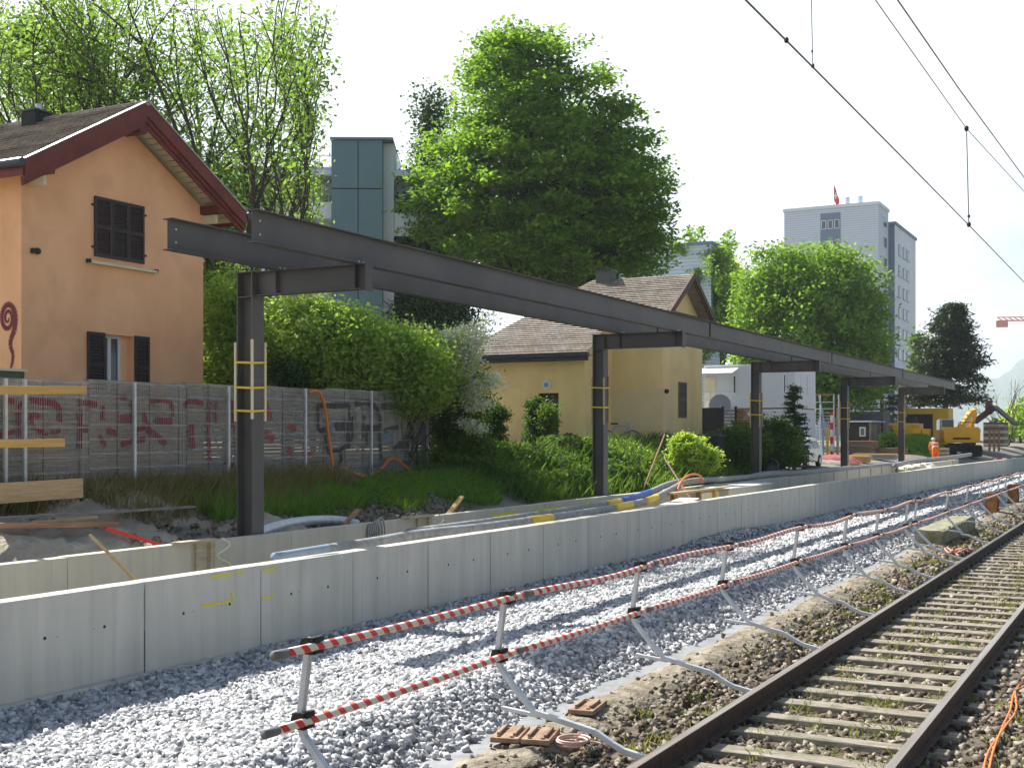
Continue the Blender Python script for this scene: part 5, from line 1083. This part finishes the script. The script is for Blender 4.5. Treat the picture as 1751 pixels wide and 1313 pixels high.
# ------------------------------------------------------------------ yard behind: containers, sheds, vehicles
cxn = 79.0; cy1 = aty(1205, cxn)[0]; cy0 = aty(1362, cxn)[0]
WC = thing('white_site_offices', (cxn, cy0, .9), 'two storey stack of white site office containers with outside stair landing', 'containers')
for st in (0, 1):
    z0 = .95+st*2.95
    cbx = MB().box(cxn, cxn+4.9, cy0, cy1, z0, z0+2.75).build('container', M['container'], WC)
    for yy in (cy0, cy1-.12): MB().box(cxn-.03, cxn-.002, yy, yy+.12, z0, z0+2.75).build('corner_post', M['white'], cbx)
    MB().box(cxn-.04, cxn+4.94, cy0-.04, cy1+.04, z0+2.752, z0+2.86).build('roof_edge', M['white'], cbx)
    for (p0, p1) in ((1253, 1260), (1339, 1345)):
        a = aty(p1, cxn)[0]; c = aty(p0, cxn)[0]; f_ = MB().box(cxn-.05, cxn-.004, a, c, z0+.9, z0+2.2).build('window', M['white'], WC); MB().box(cxn-.07, cxn-.052, a+.08, c-.08, z0+1, z0+2.1).build('pane', M['glass'], f_)
    for p0 in (1369, 1380):
        a = atw(p0, cy0)[0]; MB().box(a, a+.7, cy0-.05, cy0-.004, z0+.9, z0+2.2).build('window', M['palegrey'], WC)
a = aty(1224, cxn)[0]; MB().box(cxn-.05, cxn-.004, a, a+.75, 3.95, 5.95).build('door', M['cream'], WC)
MB().prism([(cxn-1.6, a-1.6, 6.1), (cxn, a-1.6, 6.5), (cxn, a+2, 6.5), (cxn-1.6, a+2, 6.1)], (0,0,.06)).build('awning', M['white'], WC)
MB().box(cxn-1.6, cxn-.06, a-1.6, a+2, 3.8, 3.88).build('landing', M['galv'], WC)
for yy in np.linspace(a-1.6, a+2, 6): MB().tube([(cxn-1.58, yy, 3.88), (cxn-1.58, yy, 4.95)], .03, 5).build('railing_post', M['galv'], WC)
for z_ in (4.4, 4.95): MB().tube([(cxn-1.58, a-1.6, z_), (cxn-1.58, a+2, z_)], .03, 5).build('railing', M['galv'], WC)
# dark garden screen + satellite dish
sx_ = 58.0; ya = aty(1285, sx_)[0]; yb_ = aty(1189, sx_)[0]; SC = thing('garden_screen', (sx_, ya, 1.0), 'dark weathered garden screen of boards and lattice beside the ochre house', 'screen')
yc1 = aty(1236, sx_)[0]; yc2 = aty(1258, sx_)[0]; zt_ = zz(697, aty(1236, sx_)[1]); M['dkwood'] = mat('dark_stained_boards', (.07,.055,.045), .85, (.04,.035,.03), 4, vec=(1,8,1))
MB().box(sx_, sx_+.06, yc1, yb_, .6, zt_).build('board_panel', M['dkwood'], SC)
b = MB()
for k in range(9): z_ = zt_-.15-k*.16; b.box(sx_, sx_+.03, yc2, yc1-.02, z_-.06, z_+.05)
b.build('slat_panel', M['wood_g'], SC)
b = MB()
for k in range(14):
    u = k/13; yk = ya+(yc2-ya)*u; b.bar((sx_+.01, yk, zt_-.55), (sx_+.01, min(yc2, yk+.5), zt_-.05), .02, .03); b.bar((sx_+.035, yk, zt_-.05), (sx_+.035, min(yc2, yk+.5), zt_-.55), .02, .03)
b.box(sx_, sx_+.03, ya, yc2-.02, .6, zt_-.56); b.build('lattice_panel', M['wood_r'], SC)
for yy in (ya, yc2, yc1): MB().box(sx_-.02, sx_+.08, yy-.05, yy+.05, .5, zt_+.06).build('post', M['dkwood'], SC)
dy_, dY = aty(1231, 60); b = MB(); dn = Vector((-1, -.1, .1)).normalized(); dc = Vector((60, dy_, zz(693, dY)))
rings = []; u_ = dn.cross(Vector((0,0,1))).normalized(); v__ = u_.cross(dn)
vs = [dc-dn*.18]
for q in (.35, .7, 1): vs += [dc-dn*.18*(1-q*q)+(u_*math.cos(a)+v__*math.sin(a))*.56*q for a in np.linspace(0, 2*math.pi, 24, endpoint=False)]
fs = [(0, 1+k, 1+(k+1) % 24) for k in range(24)]+[(1+24*r_+k, 1+24*(r_+1)+k, 1+24*(r_+1)+(k+1) % 24, 1+24*r_+(k+1) % 24) for r_ in (0, 1) for k in range(24)]
SD = thing('satellite_dish', (60, dy_, 1.0), 'large round grey dish standing behind the dark garden screen', 'dish'); b.add(vs, fs).build('dish', mat('translucent_grey', (.36,.38,.42), .6), SD, smooth=True); MB().tube([dc-dn*.1, (60, dy_+.05, .7)], .05, 6).build('mast', M['galv'], SD)
# two short black posts and bicycle by the ochre wall
for px, lab in ((970, 'left of two short dark posts against the ochre clock wall'), (977, 'middle short dark post against the ochre clock wall'), (986, 'right short dark round topped post against the ochre clock wall')):
    y, Y = aty(px, 40.6); single('garden_post', MB().tube([(40.6, y, 1.5), (40.6, y, 2.2 if px < 980 else 2.0), (40.6, y, 2.25 if px < 980 else 2.08)], [.09, .09, .03], 8), M['dark'], lab, 'post')
by_, bY = aty(1060, 41.8); BK = thing('bicycle', (41.8, by_, 1.75), 'blue bicycle leaning by the ochre house right of the second column', 'bicycle'); z0 = zz(752, bY)
for dyy in (-.5, .5): MB().tube([(41.8, by_+dyy+.33*math.cos(a), z0+.33*math.sin(a)) for a in np.linspace(0, 2*math.pi, 22)], .018, 6).build('wheel', M['tyre'], BK)
fr = MB(); pb = (41.8, by_+.05, z0)
for p, q in (((41.8, by_+.5, z0), pb), (pb, (41.8, by_+.18, z0+.5)), ((41.8, by_+.5, z0), (41.8, by_+.18, z0+.5)), (pb, (41.8, by_-.35, z0+.45)), ((41.8, by_+.18, z0+.5), (41.8, by_-.35, z0+.52)), ((41.8, by_-.5, z0), (41.8, by_-.33, z0+.62))): fr.tube([p, q], .02, 6)
fr.build('frame', mat('pale_blue_paint', (.25,.40,.62), .4), BK); MB().box(41.72, 41.88, by_+.1, by_+.32, z0+.56, z0+.62).build('saddle', M['black'], BK); MB().tube([(41.55, by_-.33, z0+.66), (42.05, by_-.33, z0+.66)], .015, 6).build('handlebar', M['galv'], BK)
# dark bin with white knob
bx_, by2 = at(1215, 45); BN = thing('garden_bin', (bx_, by2, gz(bx_, by2)), 'black slatted bin beside light shrub', 'bin'); MB().box(bx_-.4, bx_+.4, by2-.4, by2+.4, gz(bx_, by2)-.05, zz(746, 45)).build('body', M['dark'], BN); MB().box(bx_-.46, bx_+.46, by2-.46, by2+.46, zz(746, 45)+.002, zz(743, 45)).build('lid', M['gutter'], BN)

# white car
def car(px, w, label):
    x0, Y = atw(px, w); zg = gz(x0, w)+.0; L = 3.9; Wd = 1.66; C = thing('parked_car', (x0, w+Wd/2, zg), label, 'car'); z = zg
    sideY = [(0,.30),(.02,.62),(.12,.80),(.75,.93),(1.25,1.36),(1.7,1.46),(2.9,1.44),(3.5,1.10),(3.86,.95),(3.9,.45),(3.85,.28)]
    b = MB(); n = len(sideY); secs = [(0, .12), (.08, 0), (Wd-.08, 0), (Wd, .12)]
    for (dy, inset) in secs:
        for (a, h) in sideY: cxm = L/2; b.v.append((x0+cxm+(a-cxm)*(1-inset*.12), w+dy+(inset*0 if h < .95 else (.14 if dy < Wd/2 else -.14)*min(1, (h-.9)/.5)), z+h-(.0 if not inset else .03)))
    for s_ in range(3):
        for k in range(n-1): b.f.append((s_*n+k, s_*n+k+1, (s_+1)*n+k+1, (s_+1)*n+k))
        b.f.append((s_*n+n-1, s_*n, (s_+1)*n, (s_+1)*n+n-1))
    b.f += [tuple(range(n))[::-1], tuple(range(3*n, 4*n))]
    body = b.build('body', mat('car_white', (.72,.70,.64), .25, spec=.6), C, smooth=False, bevel=.03)
    for (a0, a1) in ((1.15, 2.05), (2.12, 3.2)):
        gl = MB(); zz0, zz1 = z+.93, z+1.34; gl.add([(x0+a0+(.0 if a0 > 1.5 else -.12), w-.012, zz0), (x0+a1, w-.012, zz0), (x0+a1-(0 if a1 < 2.5 else .2), w+.13, zz1), (x0+a0+(.0 if a0 > 1.5 else .22), w+.13, zz1)], [(0,1,2,3)]); gl.build('side_window', M['glass'], body)
    gl = MB(); gl.add([(x0+.78, w+.12, z+.95), (x0+.78, w+Wd-.12, z+.95), (x0+1.24, w+Wd-.28, z+1.37), (x0+1.24, w+.28, z+1.37)], [(0,1,2,3)]); gl.v = [(a-.03, q, c+.03) for a, q, c in gl.v]; gl.build('windscreen', M['glass'], body)
    for a in (.72, 3.15):
        for yy in (w-.03, w+Wd-.15):
            wh = MB().disc((x0+a, yy+.09, z+.30), (0,1,0), .30, .18, 22).build('wheel', M['tyre'], C); MB().disc((x0+a, yy-.005, z+.30), (0,1,0), .17, .012, 16).build('rim', M['galv'], wh)
    for yy in (w+.12, w+Wd-.42): MB().box(x0-.005, x0+.06, yy, yy+.3, z+.60, z+.74).build('headlight', M['galv'], C, bevel=.02)
    MB().box(x0+1.0, x0+1.12, w-.14, w-.01, z+.92, z+1.05).build('mirror', M['white'], C)
car(1374, 15.3, 'white small car parked in the yard behind dark shrubs')

# scaffold stair right of the containers
sx0 = 84.0; sw = aty(1426, sx0)[0]; sw1 = aty(1394, sx0)[0]; ST = thing('scaffold_stair', (sx0, sw, .9), 'aluminium scaffold stair tower beside the white containers', 'stair')
for xx_ in (sx0, sx0+1.4):
    for yy in (sw, sw1): MB().tube([(xx_, yy, .8), (xx_, yy, 4.9)], .04, 6).build('standard', M['galv'], ST)
for z_ in (3.9, 4.35, 4.85):
    MB().tube([(sx0, sw, z_), (sx0, sw1, z_)], .035, 6).build('guard_rail', M['wood_r'] if z_ > 4.5 else M['galv'], ST)
MB().tube([(sx0-.02, sw+.3, 1), (sx0-.02, sw+1.0, 4.8)], .05, 6).build('diagonal_brace', M['galv'], ST)
for k in range(14): z_ = 1.0+k*.2; MB().box(sx0-.1-.0*k, sx0+.3, sw1-.9, sw1-.1, z_, z_+.05).build('tread', M['galv'], ST)
def pole(px, Y, z1, m, label, r=.06, lean=0):
    x, y = at(px, Y); b = MB().tube([(x, y, gz(x, y)-.1), (x+lean, y-lean, z1)], r, 8); return single('yard_pole', b, m, label, 'pole')
M['rw'] = stripes('red_white_pole', (.75,.72,.68), (.6,.03,.02), .9, .5)
pole(1422, 78, 3.6, M['rw'], 'red and white banded pole before the scaffold stair', .1)
pole(1415, 79, 2.6, M['strap'], 'yellow pole beside the red and white banded pole', .09)
pole(1432, 80, 3.9, M['wood'], 'tall pale timber pole right of the banded pole', .07)
pole(1407, 76, 2.6, M['hose_b'], 'grey blue pole left of the yellow pole', .08)
# workshop shed
x0, y0 = at(1452, 92); y1 = y0; gx_ = x0; g0 = gz(x0, y0)
SH = thing('workshop_shed', (x0, y0, g0), 'dark shed with small square window and pale plank side', 'shed')
ysa = aty(1486, x0)[0]; ysb = aty(1440, x0)[0]; zt_ = zz(722, 92); xe = atw(1506, ysa)[0]
MB().box(x0, xe, ysa, ysb, g0-.1, zt_).build('dark_wall', M['dkwood'], SH); 
for k in range(7): xk = x0+(xe-x0)*k/7; MB().box(xk+.02, xk+(xe-x0)/7-.02, ysa-.05, ysa-.003, g0, zt_).build('side_plank', M['wood_g'] if k % 3 else M['wood'], SH)
MB().box(x0-.3, xe+.3, ysa-.3, ysb+.2, zt_+.002, zt_+.12).build('roof', M['palegrey'], SH)
wy = aty(1478, x0)[0]; f_ = MB().box(x0-.05, x0-.003, wy-.1, wy+.35, zt_-1.05, zt_-.35).build('window', M['white'], SH); MB().box(x0-.07, x0-.052, wy, wy+.25, zt_-.95, zt_-.45).build('pane', M['glass'], f_)
x1_, y1_ = at(1450, 97); b = MB(); yta = aty(1510, x1_)[0]; ytb = aty(1440, x1_)[0]; b.box(x1_, x1_+3, yta, ytb, .8, zz(704, 97)); single('grey_cabin', b, mat('grey_cabin_wall', (.20,.19,.20), .8, (.14,.13,.14), .6), 'long low grey cabin behind the dark shed', 'cabin')
# stacked boards, red tarp, planter
def pile(name, px, Y, n, sx, sy, sz, m, label, cat):
    x, y = at(px, Y); g = gz(x, y); t = thing(name, (x, y, g), label, cat)
    for k in range(n): MB().box(x-sx/2+rng.uniform(-.1, .1), x+sx/2+rng.uniform(-.1, .1), y-sy/2+rng.uniform(-.1, .1), y+sy/2+rng.uniform(-.1, .1), g+k*sz+.003, g+(k+1)*sz-.006).build('board', m[k % len(m)], t)
    return t
pile('board_stack', 1470, 84, 7, 2.4, 2.0, .13, [M['wood_r'], M['wood_g'], M['wood_r']], 'stack of brown boards before the dark shed', 'boards')
pile('board_stack', 1462, 70, 3, 1.2, 1.6, .13, [M['wood_y'], M['wood']], 'low stack of yellow boards right of the fourth column', 'boards')
pile('board_stack', 1495, 74, 3, 1.0, 2.6, .12, [M['hose_b'], M['wood_g'], M['wood']], 'low stack of grey blue boards left of the fifth column', 'boards')
def tarp(px, Y, sx, sy, sz, m, label, name='tarp_heap'):
    x, y = at(px, Y); g = gz(x, y); n = 12; v = []
    for i in range(n):
        for j in range(n):
            u, w_ = i/(n-1)*2-1, j/(n-1)*2-1; v.append((x+u*sx/2, y+w_*sy/2, g-.02+sz*max(0, (1-u*u)*(1-w_*w_))**.4*(1+rng.uniform(-.2, .2))))
    return tag(np_obj(name, v, [(i*n+j, (i+1)*n+j, (i+1)*n+j+1, i*n+j+1) for i in range(n-1) for j in range(n-1)], m), label, 'heap')
tarp(1418, 68, 1.8, 3.4, .45, mat('dusty_red_tarp', (.38,.09,.09), .8, (.28,.10,.09), 3), 'dusty red tarpaulin heap left of the fourth column')
tarp(1408, 66, 1.2, 2.6, .22, M['wood_g'], 'low grey heap of slats in front of the red tarpaulin', 'slat_heap')
def leafball(name, px, py, Y, r, m, label, n=90): return bush(name, [E(px, py, Y, r, r)], n, 30, .35, .2, M[m], label)
leafball('planter_bush', 1520, 755, 86, 14, 'leaf_horn', 'bright green planted bush on the mound left of the fifth column')
x, y = at(1525, 84); MX = thing('brown_planter', (x, y, gz(x, y)), 'low reddish brown planter under the bright green bush', 'planter'); MB().box(x-.4, x+.4, y-1.0, y+1.0, gz(x, y), gz(x, y)+.4).build('trough', M['wood_r'], MX, bevel=.03); MB().box(x-.34, x+.34, y-.94, y+.94, gz(x, y)+.401, gz(x, y)+.43).build('soil', M['oldbed'], MX)
# grassy mound
x, y = at(1566, 88); n = 26; v = []
for i in range(n):
    for j in range(n): u, w_ = i/(n-1)*2-1, j/(n-1)*2-1; q = max(0, 1-u*u-w_*w_); v.append((x+u*4.5, y+w_*1.7, gz(x+u*4.5, y+w_*1.7)-.05+1.15*q**.7+rng.normal(0, .03)*(q > 0)))
struct(np_obj('grass_mound', v, [(i*n+j, (i+1)*n+j, (i+1)*n+j+1, i*n+j+1) for i in range(n-1) for j in range(n-1)], mat('mound_turf', (.05,.085,.02), .95, (.08,.12,.03), 2), smooth=True))
pp = np.array([(a, b_, c) for a, b_, c in v])[rng.integers(0, n*n, 14000)]+rng.normal(0, .15, (14000, 3))*np.array([1, 1, .1]); blades('mound_grass', pp, .22, .05, M['grass'], 'grass on the low mound behind the fifth column')
# yellow skip and yellow container
x0, y0 = at(1548, 93); g0 = .9; SK = thing('yellow_skip', (x0, y0, g0), 'yellow sloping sided skip behind the grassy mound', 'skip')
ya = aty(1571, x0)[0]; yb2 = aty(1521, x0)[0]; zt_ = zz(724, 93); b = MB(); b.add([(x0,ya,g0),(x0,yb2-1.2,g0),(x0,yb2,zt_),(x0,ya,zt_),(x0+2,ya,g0),(x0+2,yb2-1.2,g0),(x0+2,yb2,zt_),(x0+2,ya,zt_)], [(0,3,2,1),(4,5,6,7),(0,1,5,4),(1,2,6,5),(3,0,4,7)]); b.build('body', M['yellow'], SK)
MB().box(x0-.05, x0-.002, ya, yb2+.05, zt_-.12, zt_+.02).build('rim', M['strap'], SK); MB().box(x0+.3, x0+1.7, ya+.3, yb2-.5, zt_-.3, zt_+.5).build('load', M['dark'], SK)
x0, y0 = at(1590, 99); YC = thing('yellow_container', (x0, y0, .9), 'long yellow site container behind the pine trunk', 'container'); ya = aty(1622, x0)[0]; yb2 = aty(1545, x0)[0]
MB().box(x0, x0+2.4, ya, yb2, .9, zz(698, 99)).build('body', mat('dull_yellow', (.66,.42,.04), .6, (.55,.36,.05), 1), YC)
MB().box(x0-.03, x0-.002, ya+1.2, yb2-.3, 1.0, zz(708, 99)).build('open_side', M['dark'], YC)
x0, y0 = at(1573, 90); 
YB = thing('yellow_cabinet', (*at(1587, 90), .9), 'yellow upright cabinet standing left of the excavator', 'cabinet'); q = at(1586, 90); MB().box(q[0], q[0]+1, q[1]-.1, q[1]+1.0, .85, zz(733, 90)).build('body', M['yellow'], YB, bevel=.02); MB().box(q[0]-.02, q[0]-.002, q[1]+.4, q[1]+.44, .95, zz(735, 90)).build('door_gap', M['dark'], YB)
pile('pallet_stack', 1607, 84, 5, .9, 1.2, .14, [M['cream'], M['wood_r']], 'small stack of pallets left of the excavator tracks', 'pallets')
# excavator seen from behind
EX_o = at(1645, 90); ea = cam.rotation_euler[2]+R(-8); EXC = thing('excavator', (*EX_o, gz(*EX_o)), 'yellow tracked excavator seen from behind with raised boom', 'excavator'); eg = gz(*EX_o); k_ = 90/F
def ex(name, m, f, par=None, bevel=0): b = MB(); f(b); xf(b, (*EX_o, eg), ea); return b.build(name, m, par or EXC, bevel=bevel)
up_ = lambda py: zz(py, 90)-eg
ex('counterweight', M['yellow'], lambda b: b.prism([(-1.27,-.3,up_(757)),(1.2,-.3,up_(757)),(1.27,-.2,up_(735)),(1.15,-.1,up_(730)),(-1.2,-.1,up_(730)),(-1.32,-.2,up_(735))], (0,1.2,0)), bevel=.05)
ex('grille', M['dark'], lambda b: b.box(-.7,.5,-.315,-.302,up_(751),up_(748)))
ex('house_body', M['yellow'], lambda b: b.box(-1.25,1.2,.95,3.4,up_(757),up_(737)), bevel=.05)
cb_ = ex('cab', M['galv'], lambda b: b.box(-1.25,-.3,1.2,2.8,up_(737)+.002,up_(716)), bevel=.08)
ex('cab_window', M['glass'], lambda b: b.box(-1.18,-.37,1.16,1.19,up_(736),up_(717.5)), cb_)
ex('cab_window', M['glass'], lambda b: b.box(-1.285,-1.26,1.4,2.6,up_(735),up_(718)), cb_)
ex('handrail', M['black'], lambda b: b.tube([(-.2,.3,up_(730)),(-.2,.3,up_(722)),(.9,.3,up_(722)),(.9,.3,up_(730))], .03, 6))
for sx_ in (-1.2, .55):
    tr_ = ex('track', M['tyre'], lambda b: b.prism([(sx_,-1.2,.45),(sx_,-1.1,.75),(sx_,-.8,.85),(sx_,2.9,.85),(sx_,3.2,.7),(sx_,3.2,.2),(sx_,2.9,.0),(sx_,-.8,.0),(sx_,-1.15,.2)], (.6,0,0)), bevel=.03)
    for q in range(9): ex('track_shoe', M['dark'], lambda b: b.box(sx_-.01, sx_+.61, -1.25+.02*abs(q-4), -1.1, .05+q*.085, .08+q*.085+.03), tr_)
ex('undercarriage', M['dark'], lambda b: b.box(-.58,.53,-.2,2.2,.35,.95))
ex('boom', M['yellow'], lambda b: (b.bar((.35,2.5,up_(735)),(1.35,3.4,up_(706)),.35,.5), b.bar((1.35,3.4,up_(706)),(1.75,3.9,up_(703)),.35,.5)), bevel=.03)
ex('dipper_arm', M['yellow'], lambda b: b.bar((1.75,3.9,up_(701)),(1.35,4.4,up_(745)),.28,.4), bevel=.03)
ex('hydraulic_ram', M['galv'], lambda b: b.tube([(.7,2.6,up_(728)),(1.4,3.2,up_(712))], .07, 8))
ex('bucket', M['dark'], lambda b: b.prism([(1.0,4.1,up_(745)),(1.0,4.9,up_(748)),(1.0,5.0,up_(758)),(1.0,4.3,up_(762)),(1.0,4.0,up_(755))], (.9,0,0)))
# hut at right with chimney, timber and barriers
x0, y0 = at(1700, 118); HT = thing('dark_hut', (x0, y0, 1.0), 'dark roofed hut with small brick chimney at far right', 'hut'); ya = aty(1726, x0)[0]; yb2 = aty(1672, x0)[0]; ym = aty(1697, x0)[0]
ze = zz(722, 118); zr_ = zz(697, 118)
b = MB(); b.box(x0, x0+4, ya+.5, yb2-.5, .9, ze); b.build('wall', stripes('slatted_hut_wall', (.10,.085,.07), (.42,.38,.32), .6, .4), HT)
b = MB(); b.prism([(x0-.4, ya-.4, ze-.3), (x0-.4, ym, zr_), (x0-.4, yb2+.6, ze-.1), (x0-.4, yb2+.6, ze+.1), (x0-.4, ym, zr_+.25), (x0-.4, ya-.4, ze-.1)], (5,0,0)); b.build('roof', M['dkwood'], HT)
yc_ = aty(1688, x0)[0]; cc = MB().box(x0+1, x0+1.7, yc_-.3, yc_+.3, zr_-.6, zz(684, 118)).build('chimney', mat('red_brick', (.22,.08,.06), .9, (.16,.06,.05), 8), HT)
x0, y0 = at(1698, 100); TS = thing('timber_trestle', (x0, y0, .9), 'red brown timber trestle right of the excavator', 'trestle')
for px in (1692, 1700, 1708): q = at(px, 100); MB().box(q[0]-.08, q[0]+.08, q[1]-.08, q[1]+.08, .8, zz(738, 100)).build('post', M['wood_r'], TS)
q0 = at(1689, 100); q1 = at(1711, 100); MB().bar((*q0, zz(738, 100)+.09), (*q1, zz(738, 100)+.09), .2, .16).build('beam', M['wood_r'], TS); MB().bar((q0[0]+.2, q0[1]+.2, zz(728, 100)), (q1[0]+.2, q1[1]+.2, zz(728, 100)), .1, .12).build('rail', M['wood_r'], TS)
for k, (px, Y, lab) in enumerate(((1733, 92, 'red and white road barrier at right beyond the wall'), (1765, 90, 'red and white road barrier just outside the right edge'))):
    x, y = at(px, Y); g = gz(x, y); t = thing('road_barrier', (x, y, g), lab, 'barrier')
    for z_ in (.55, .95): MB().bar((x-1.0, y+1.2, g+z_), (x+.8, y-1.0, g+z_), .04, .2).build('board', M['rwb'] if 'rwb' in M else M.setdefault('rwb', stripes('red_white_board', (.75,.72,.70), (.6,.04,.03), .5, .5, axis=0)), t)
    for s_ in (-.9, .8): MB().bar((x+s_*1.0, y-s_*1.15, g), (x+s_*1.0, y-s_*1.15, g+1.1), .05, .05).build('leg', M['galv'], t)
x, y = at(1722, 88); single('white_barrel', MB().tube([(x, y, gz(x, y)), (x, y, gz(x, y)+.5), (x, y, gz(x, y)+1.0)], [.28, .31, .28], 14), M['white'], 'white barrel standing at right beyond the wall', 'barrel')
tarp(1668, 80, 2.0, 2.2, .5, M['concrete_b'], 'pale rubble heap right of the excavator tracks', 'rubble_heap')
tarp(1690, 86, 1.5, 3.0, .5, mat('faded_red_sheet', (.40,.10,.08), .8), 'faded red sheet heap below the timber trestle', 'sheet_heap')

# worker in orange, bent forward, seen from behind
def worker(px, Y, label):
    x, y = at(px, Y); g = gz(x, y)+.0; W = thing('person', (x, y, g), label, 'person')
    u = Vector((SA, -CA, 0)); f = Vector((CA, SA, 0)); o = Vector((x, y, g))
    J = lambda a, d, h: o+u*a+f*d+Vector((0,0,h))
    def skin(name, pts, edges, rad, m, par):
        me = bpy.data.meshes.new(name); me.from_pydata([tuple(p) for p in pts], edges, []); me.update(); ob = bpy.data.objects.new(name, me); COL.objects.link(ob)
        ob.parent = par; ob.location = -world_loc(par); sk = ob.modifiers.new('skin', 'SKIN'); me.skin_vertices.new() if not me.skin_vertices else None
        for k, r_ in enumerate(rad): me.skin_vertices[0].data[k].radius = (r_, r_)
        me.skin_vertices[0].data[0].use_root = True
        ss = ob.modifiers.new('sub', 'SUBSURF'); ss.levels = ss.render_levels = 2; me.materials.append(m); return ob
    pts = [J(0,0,.86), J(.11,0,.84), J(.13,.02,.46), J(.13,-.03,.08), J(.14,.10,.04), J(-.11,0,.84), J(-.13,.04,.46), J(-.13,-.01,.08), J(-.14,.12,.04), J(0,.10,1.05), J(0,.26,1.25), J(0,.34,1.33), J(0,.42,1.42), J(0,.46,1.50), J(.19,.30,1.27), J(.24,.38,1.0), J(.18,.52,.78), J(.16,.56,.70), J(-.19,.30,1.27), J(-.24,.38,1.0), J(-.18,.52,.78), J(-.16,.56,.70)]
    edges = [(0,1),(1,2),(2,3),(3,4),(0,5),(5,6),(6,7),(7,8),(0,9),(9,10),(10,11),(11,12),(12,13),(10,14),(14,15),(15,16),(16,17),(10,18),(18,19),(19,20),(20,21)]
    rad = [.15,.11,.075,.05,.05,.11,.075,.05,.05,.16,.17,.07,.10,.09,.08,.055,.04,.045,.08,.055,.04,.045]
    skin('body', pts, edges, rad, mat('skin_tone', (.45,.28,.2), .7), W)
    hv = mat('hi_vis_orange', (.90,.20,.02), .7); 
    skin('jacket', [J(0,0,.84), J(0,.10,1.05), J(0,.26,1.24), J(.2,.30,1.27), J(.25,.38,1.0), J(.19,.51,.80), J(-.2,.30,1.27), J(-.25,.38,1.0), J(-.19,.51,.80)], [(0,1),(1,2),(2,3),(3,4),(4,5),(2,6),(6,7),(7,8)], [.19,.20,.20,.105,.085,.06,.105,.085,.06], hv, W)
    skin('trousers', [J(0,0,.86), J(.11,0,.82), J(.13,.02,.46), J(.13,-.03,.1), J(-.11,0,.82), J(-.13,.04,.46), J(-.13,-.01,.1)], [(0,1),(1,2),(2,3),(0,4),(4,5),(5,6)], [.175,.135,.10,.08,.135,.10,.08], hv, W)
    for q0, q1, r_ in ((J(0,.05,.95), J(0,.08,1.0), .215), (J(0,.17,1.13), J(0,.20,1.17), .215)): MB().tube([q0, q1], r_, 14).build('reflective_band', M['white'], W)
    MB().ball(J(0,.44,1.50), .125, 12, 8, (1,1,.85)).build('helmet', M['white'], W)
worker(1600, 78, 'worker in orange hi-vis clothes bending forward near the fifth column')
# tower crane jib far right
kx, ky = at(1800, 380); CR = thing('tower_crane', (kx, ky, 1), 'orange tower crane with its counter jib reaching in at the right edge', 'crane'); cu = Vector((SA, -CA, 0)); jz = zz(552, 380)
def lattice(par, name, p, q, w_, n, m):
    b = MB(); d = (q-p); u = Vector((0,0,1)) if abs(d.normalized().z) < .9 else cu; s_ = d.cross(u).normalized(); offs = [s_*w_/2, s_*-w_/2, u*w_*.9]
    for o_ in offs: b.bar(p+o_, q+o_, .25, .25)
    for k in range(n):
        a, c = p+d*k/n, p+d*(k+1)/n; b.bar(a+offs[0], c+offs[2], .14, .14); b.bar(a+offs[1], c+offs[2], .14, .14); b.bar(a+offs[0], c+offs[1], .14, .14)
    return b.build(name, m, par)
co = mat('crane_orange', (.75,.16,.06), .5); m0 = Vector((kx, ky, 1)); mt_ = Vector((kx, ky, jz))
lattice(CR, 'mast', m0, mt_, 1.6, 20, co); e_ = mt_-cu*17.0; lattice(CR, 'counter_jib', mt_+Vector((0,0,.8)), e_+Vector((0,0,.6)), 1.2, 10, co); lattice(CR, 'main_jib', mt_+Vector((0,0,.6)), mt_+cu*45+Vector((0,0,.8)), 1.2, 24, co)
q = e_+cu*1.5; MB().box(q.x-1.2, q.x+1.2, q.y-1.6, q.y+1.6, q.z-1.3, q.z+.6).build('counterweight', mat('pale_red', (.60,.25,.2), .6), CR)

# ------------------------------------------------------------------ air
hb_ = MB().box(-3900, 5900, -2900, 3900, -4.0, 330.0).build('haze', M['dark']); hb_['kind'] = 'stuff'; hb_['label'] = 'thin blue air haze over the valley'; hb_['category'] = 'haze'
hm = bpy.data.materials.new('air'); hm.use_nodes = True; t = hm.node_tree; t.nodes.clear(); pv = N(t, 'ShaderNodeVolumePrincipled'); pv.inputs['Color'].default_value = (.80,.90,1,1); pv.inputs['Density'].default_value = .00022; pv.inputs['Anisotropy'].default_value = .3
ou = N(t, 'ShaderNodeOutputMaterial'); t.links.new(pv.outputs[0], ou.inputs['Volume']); hb_.data.materials.clear(); hb_.data.materials.append(hm); scene.cycles.volume_bounces = 0
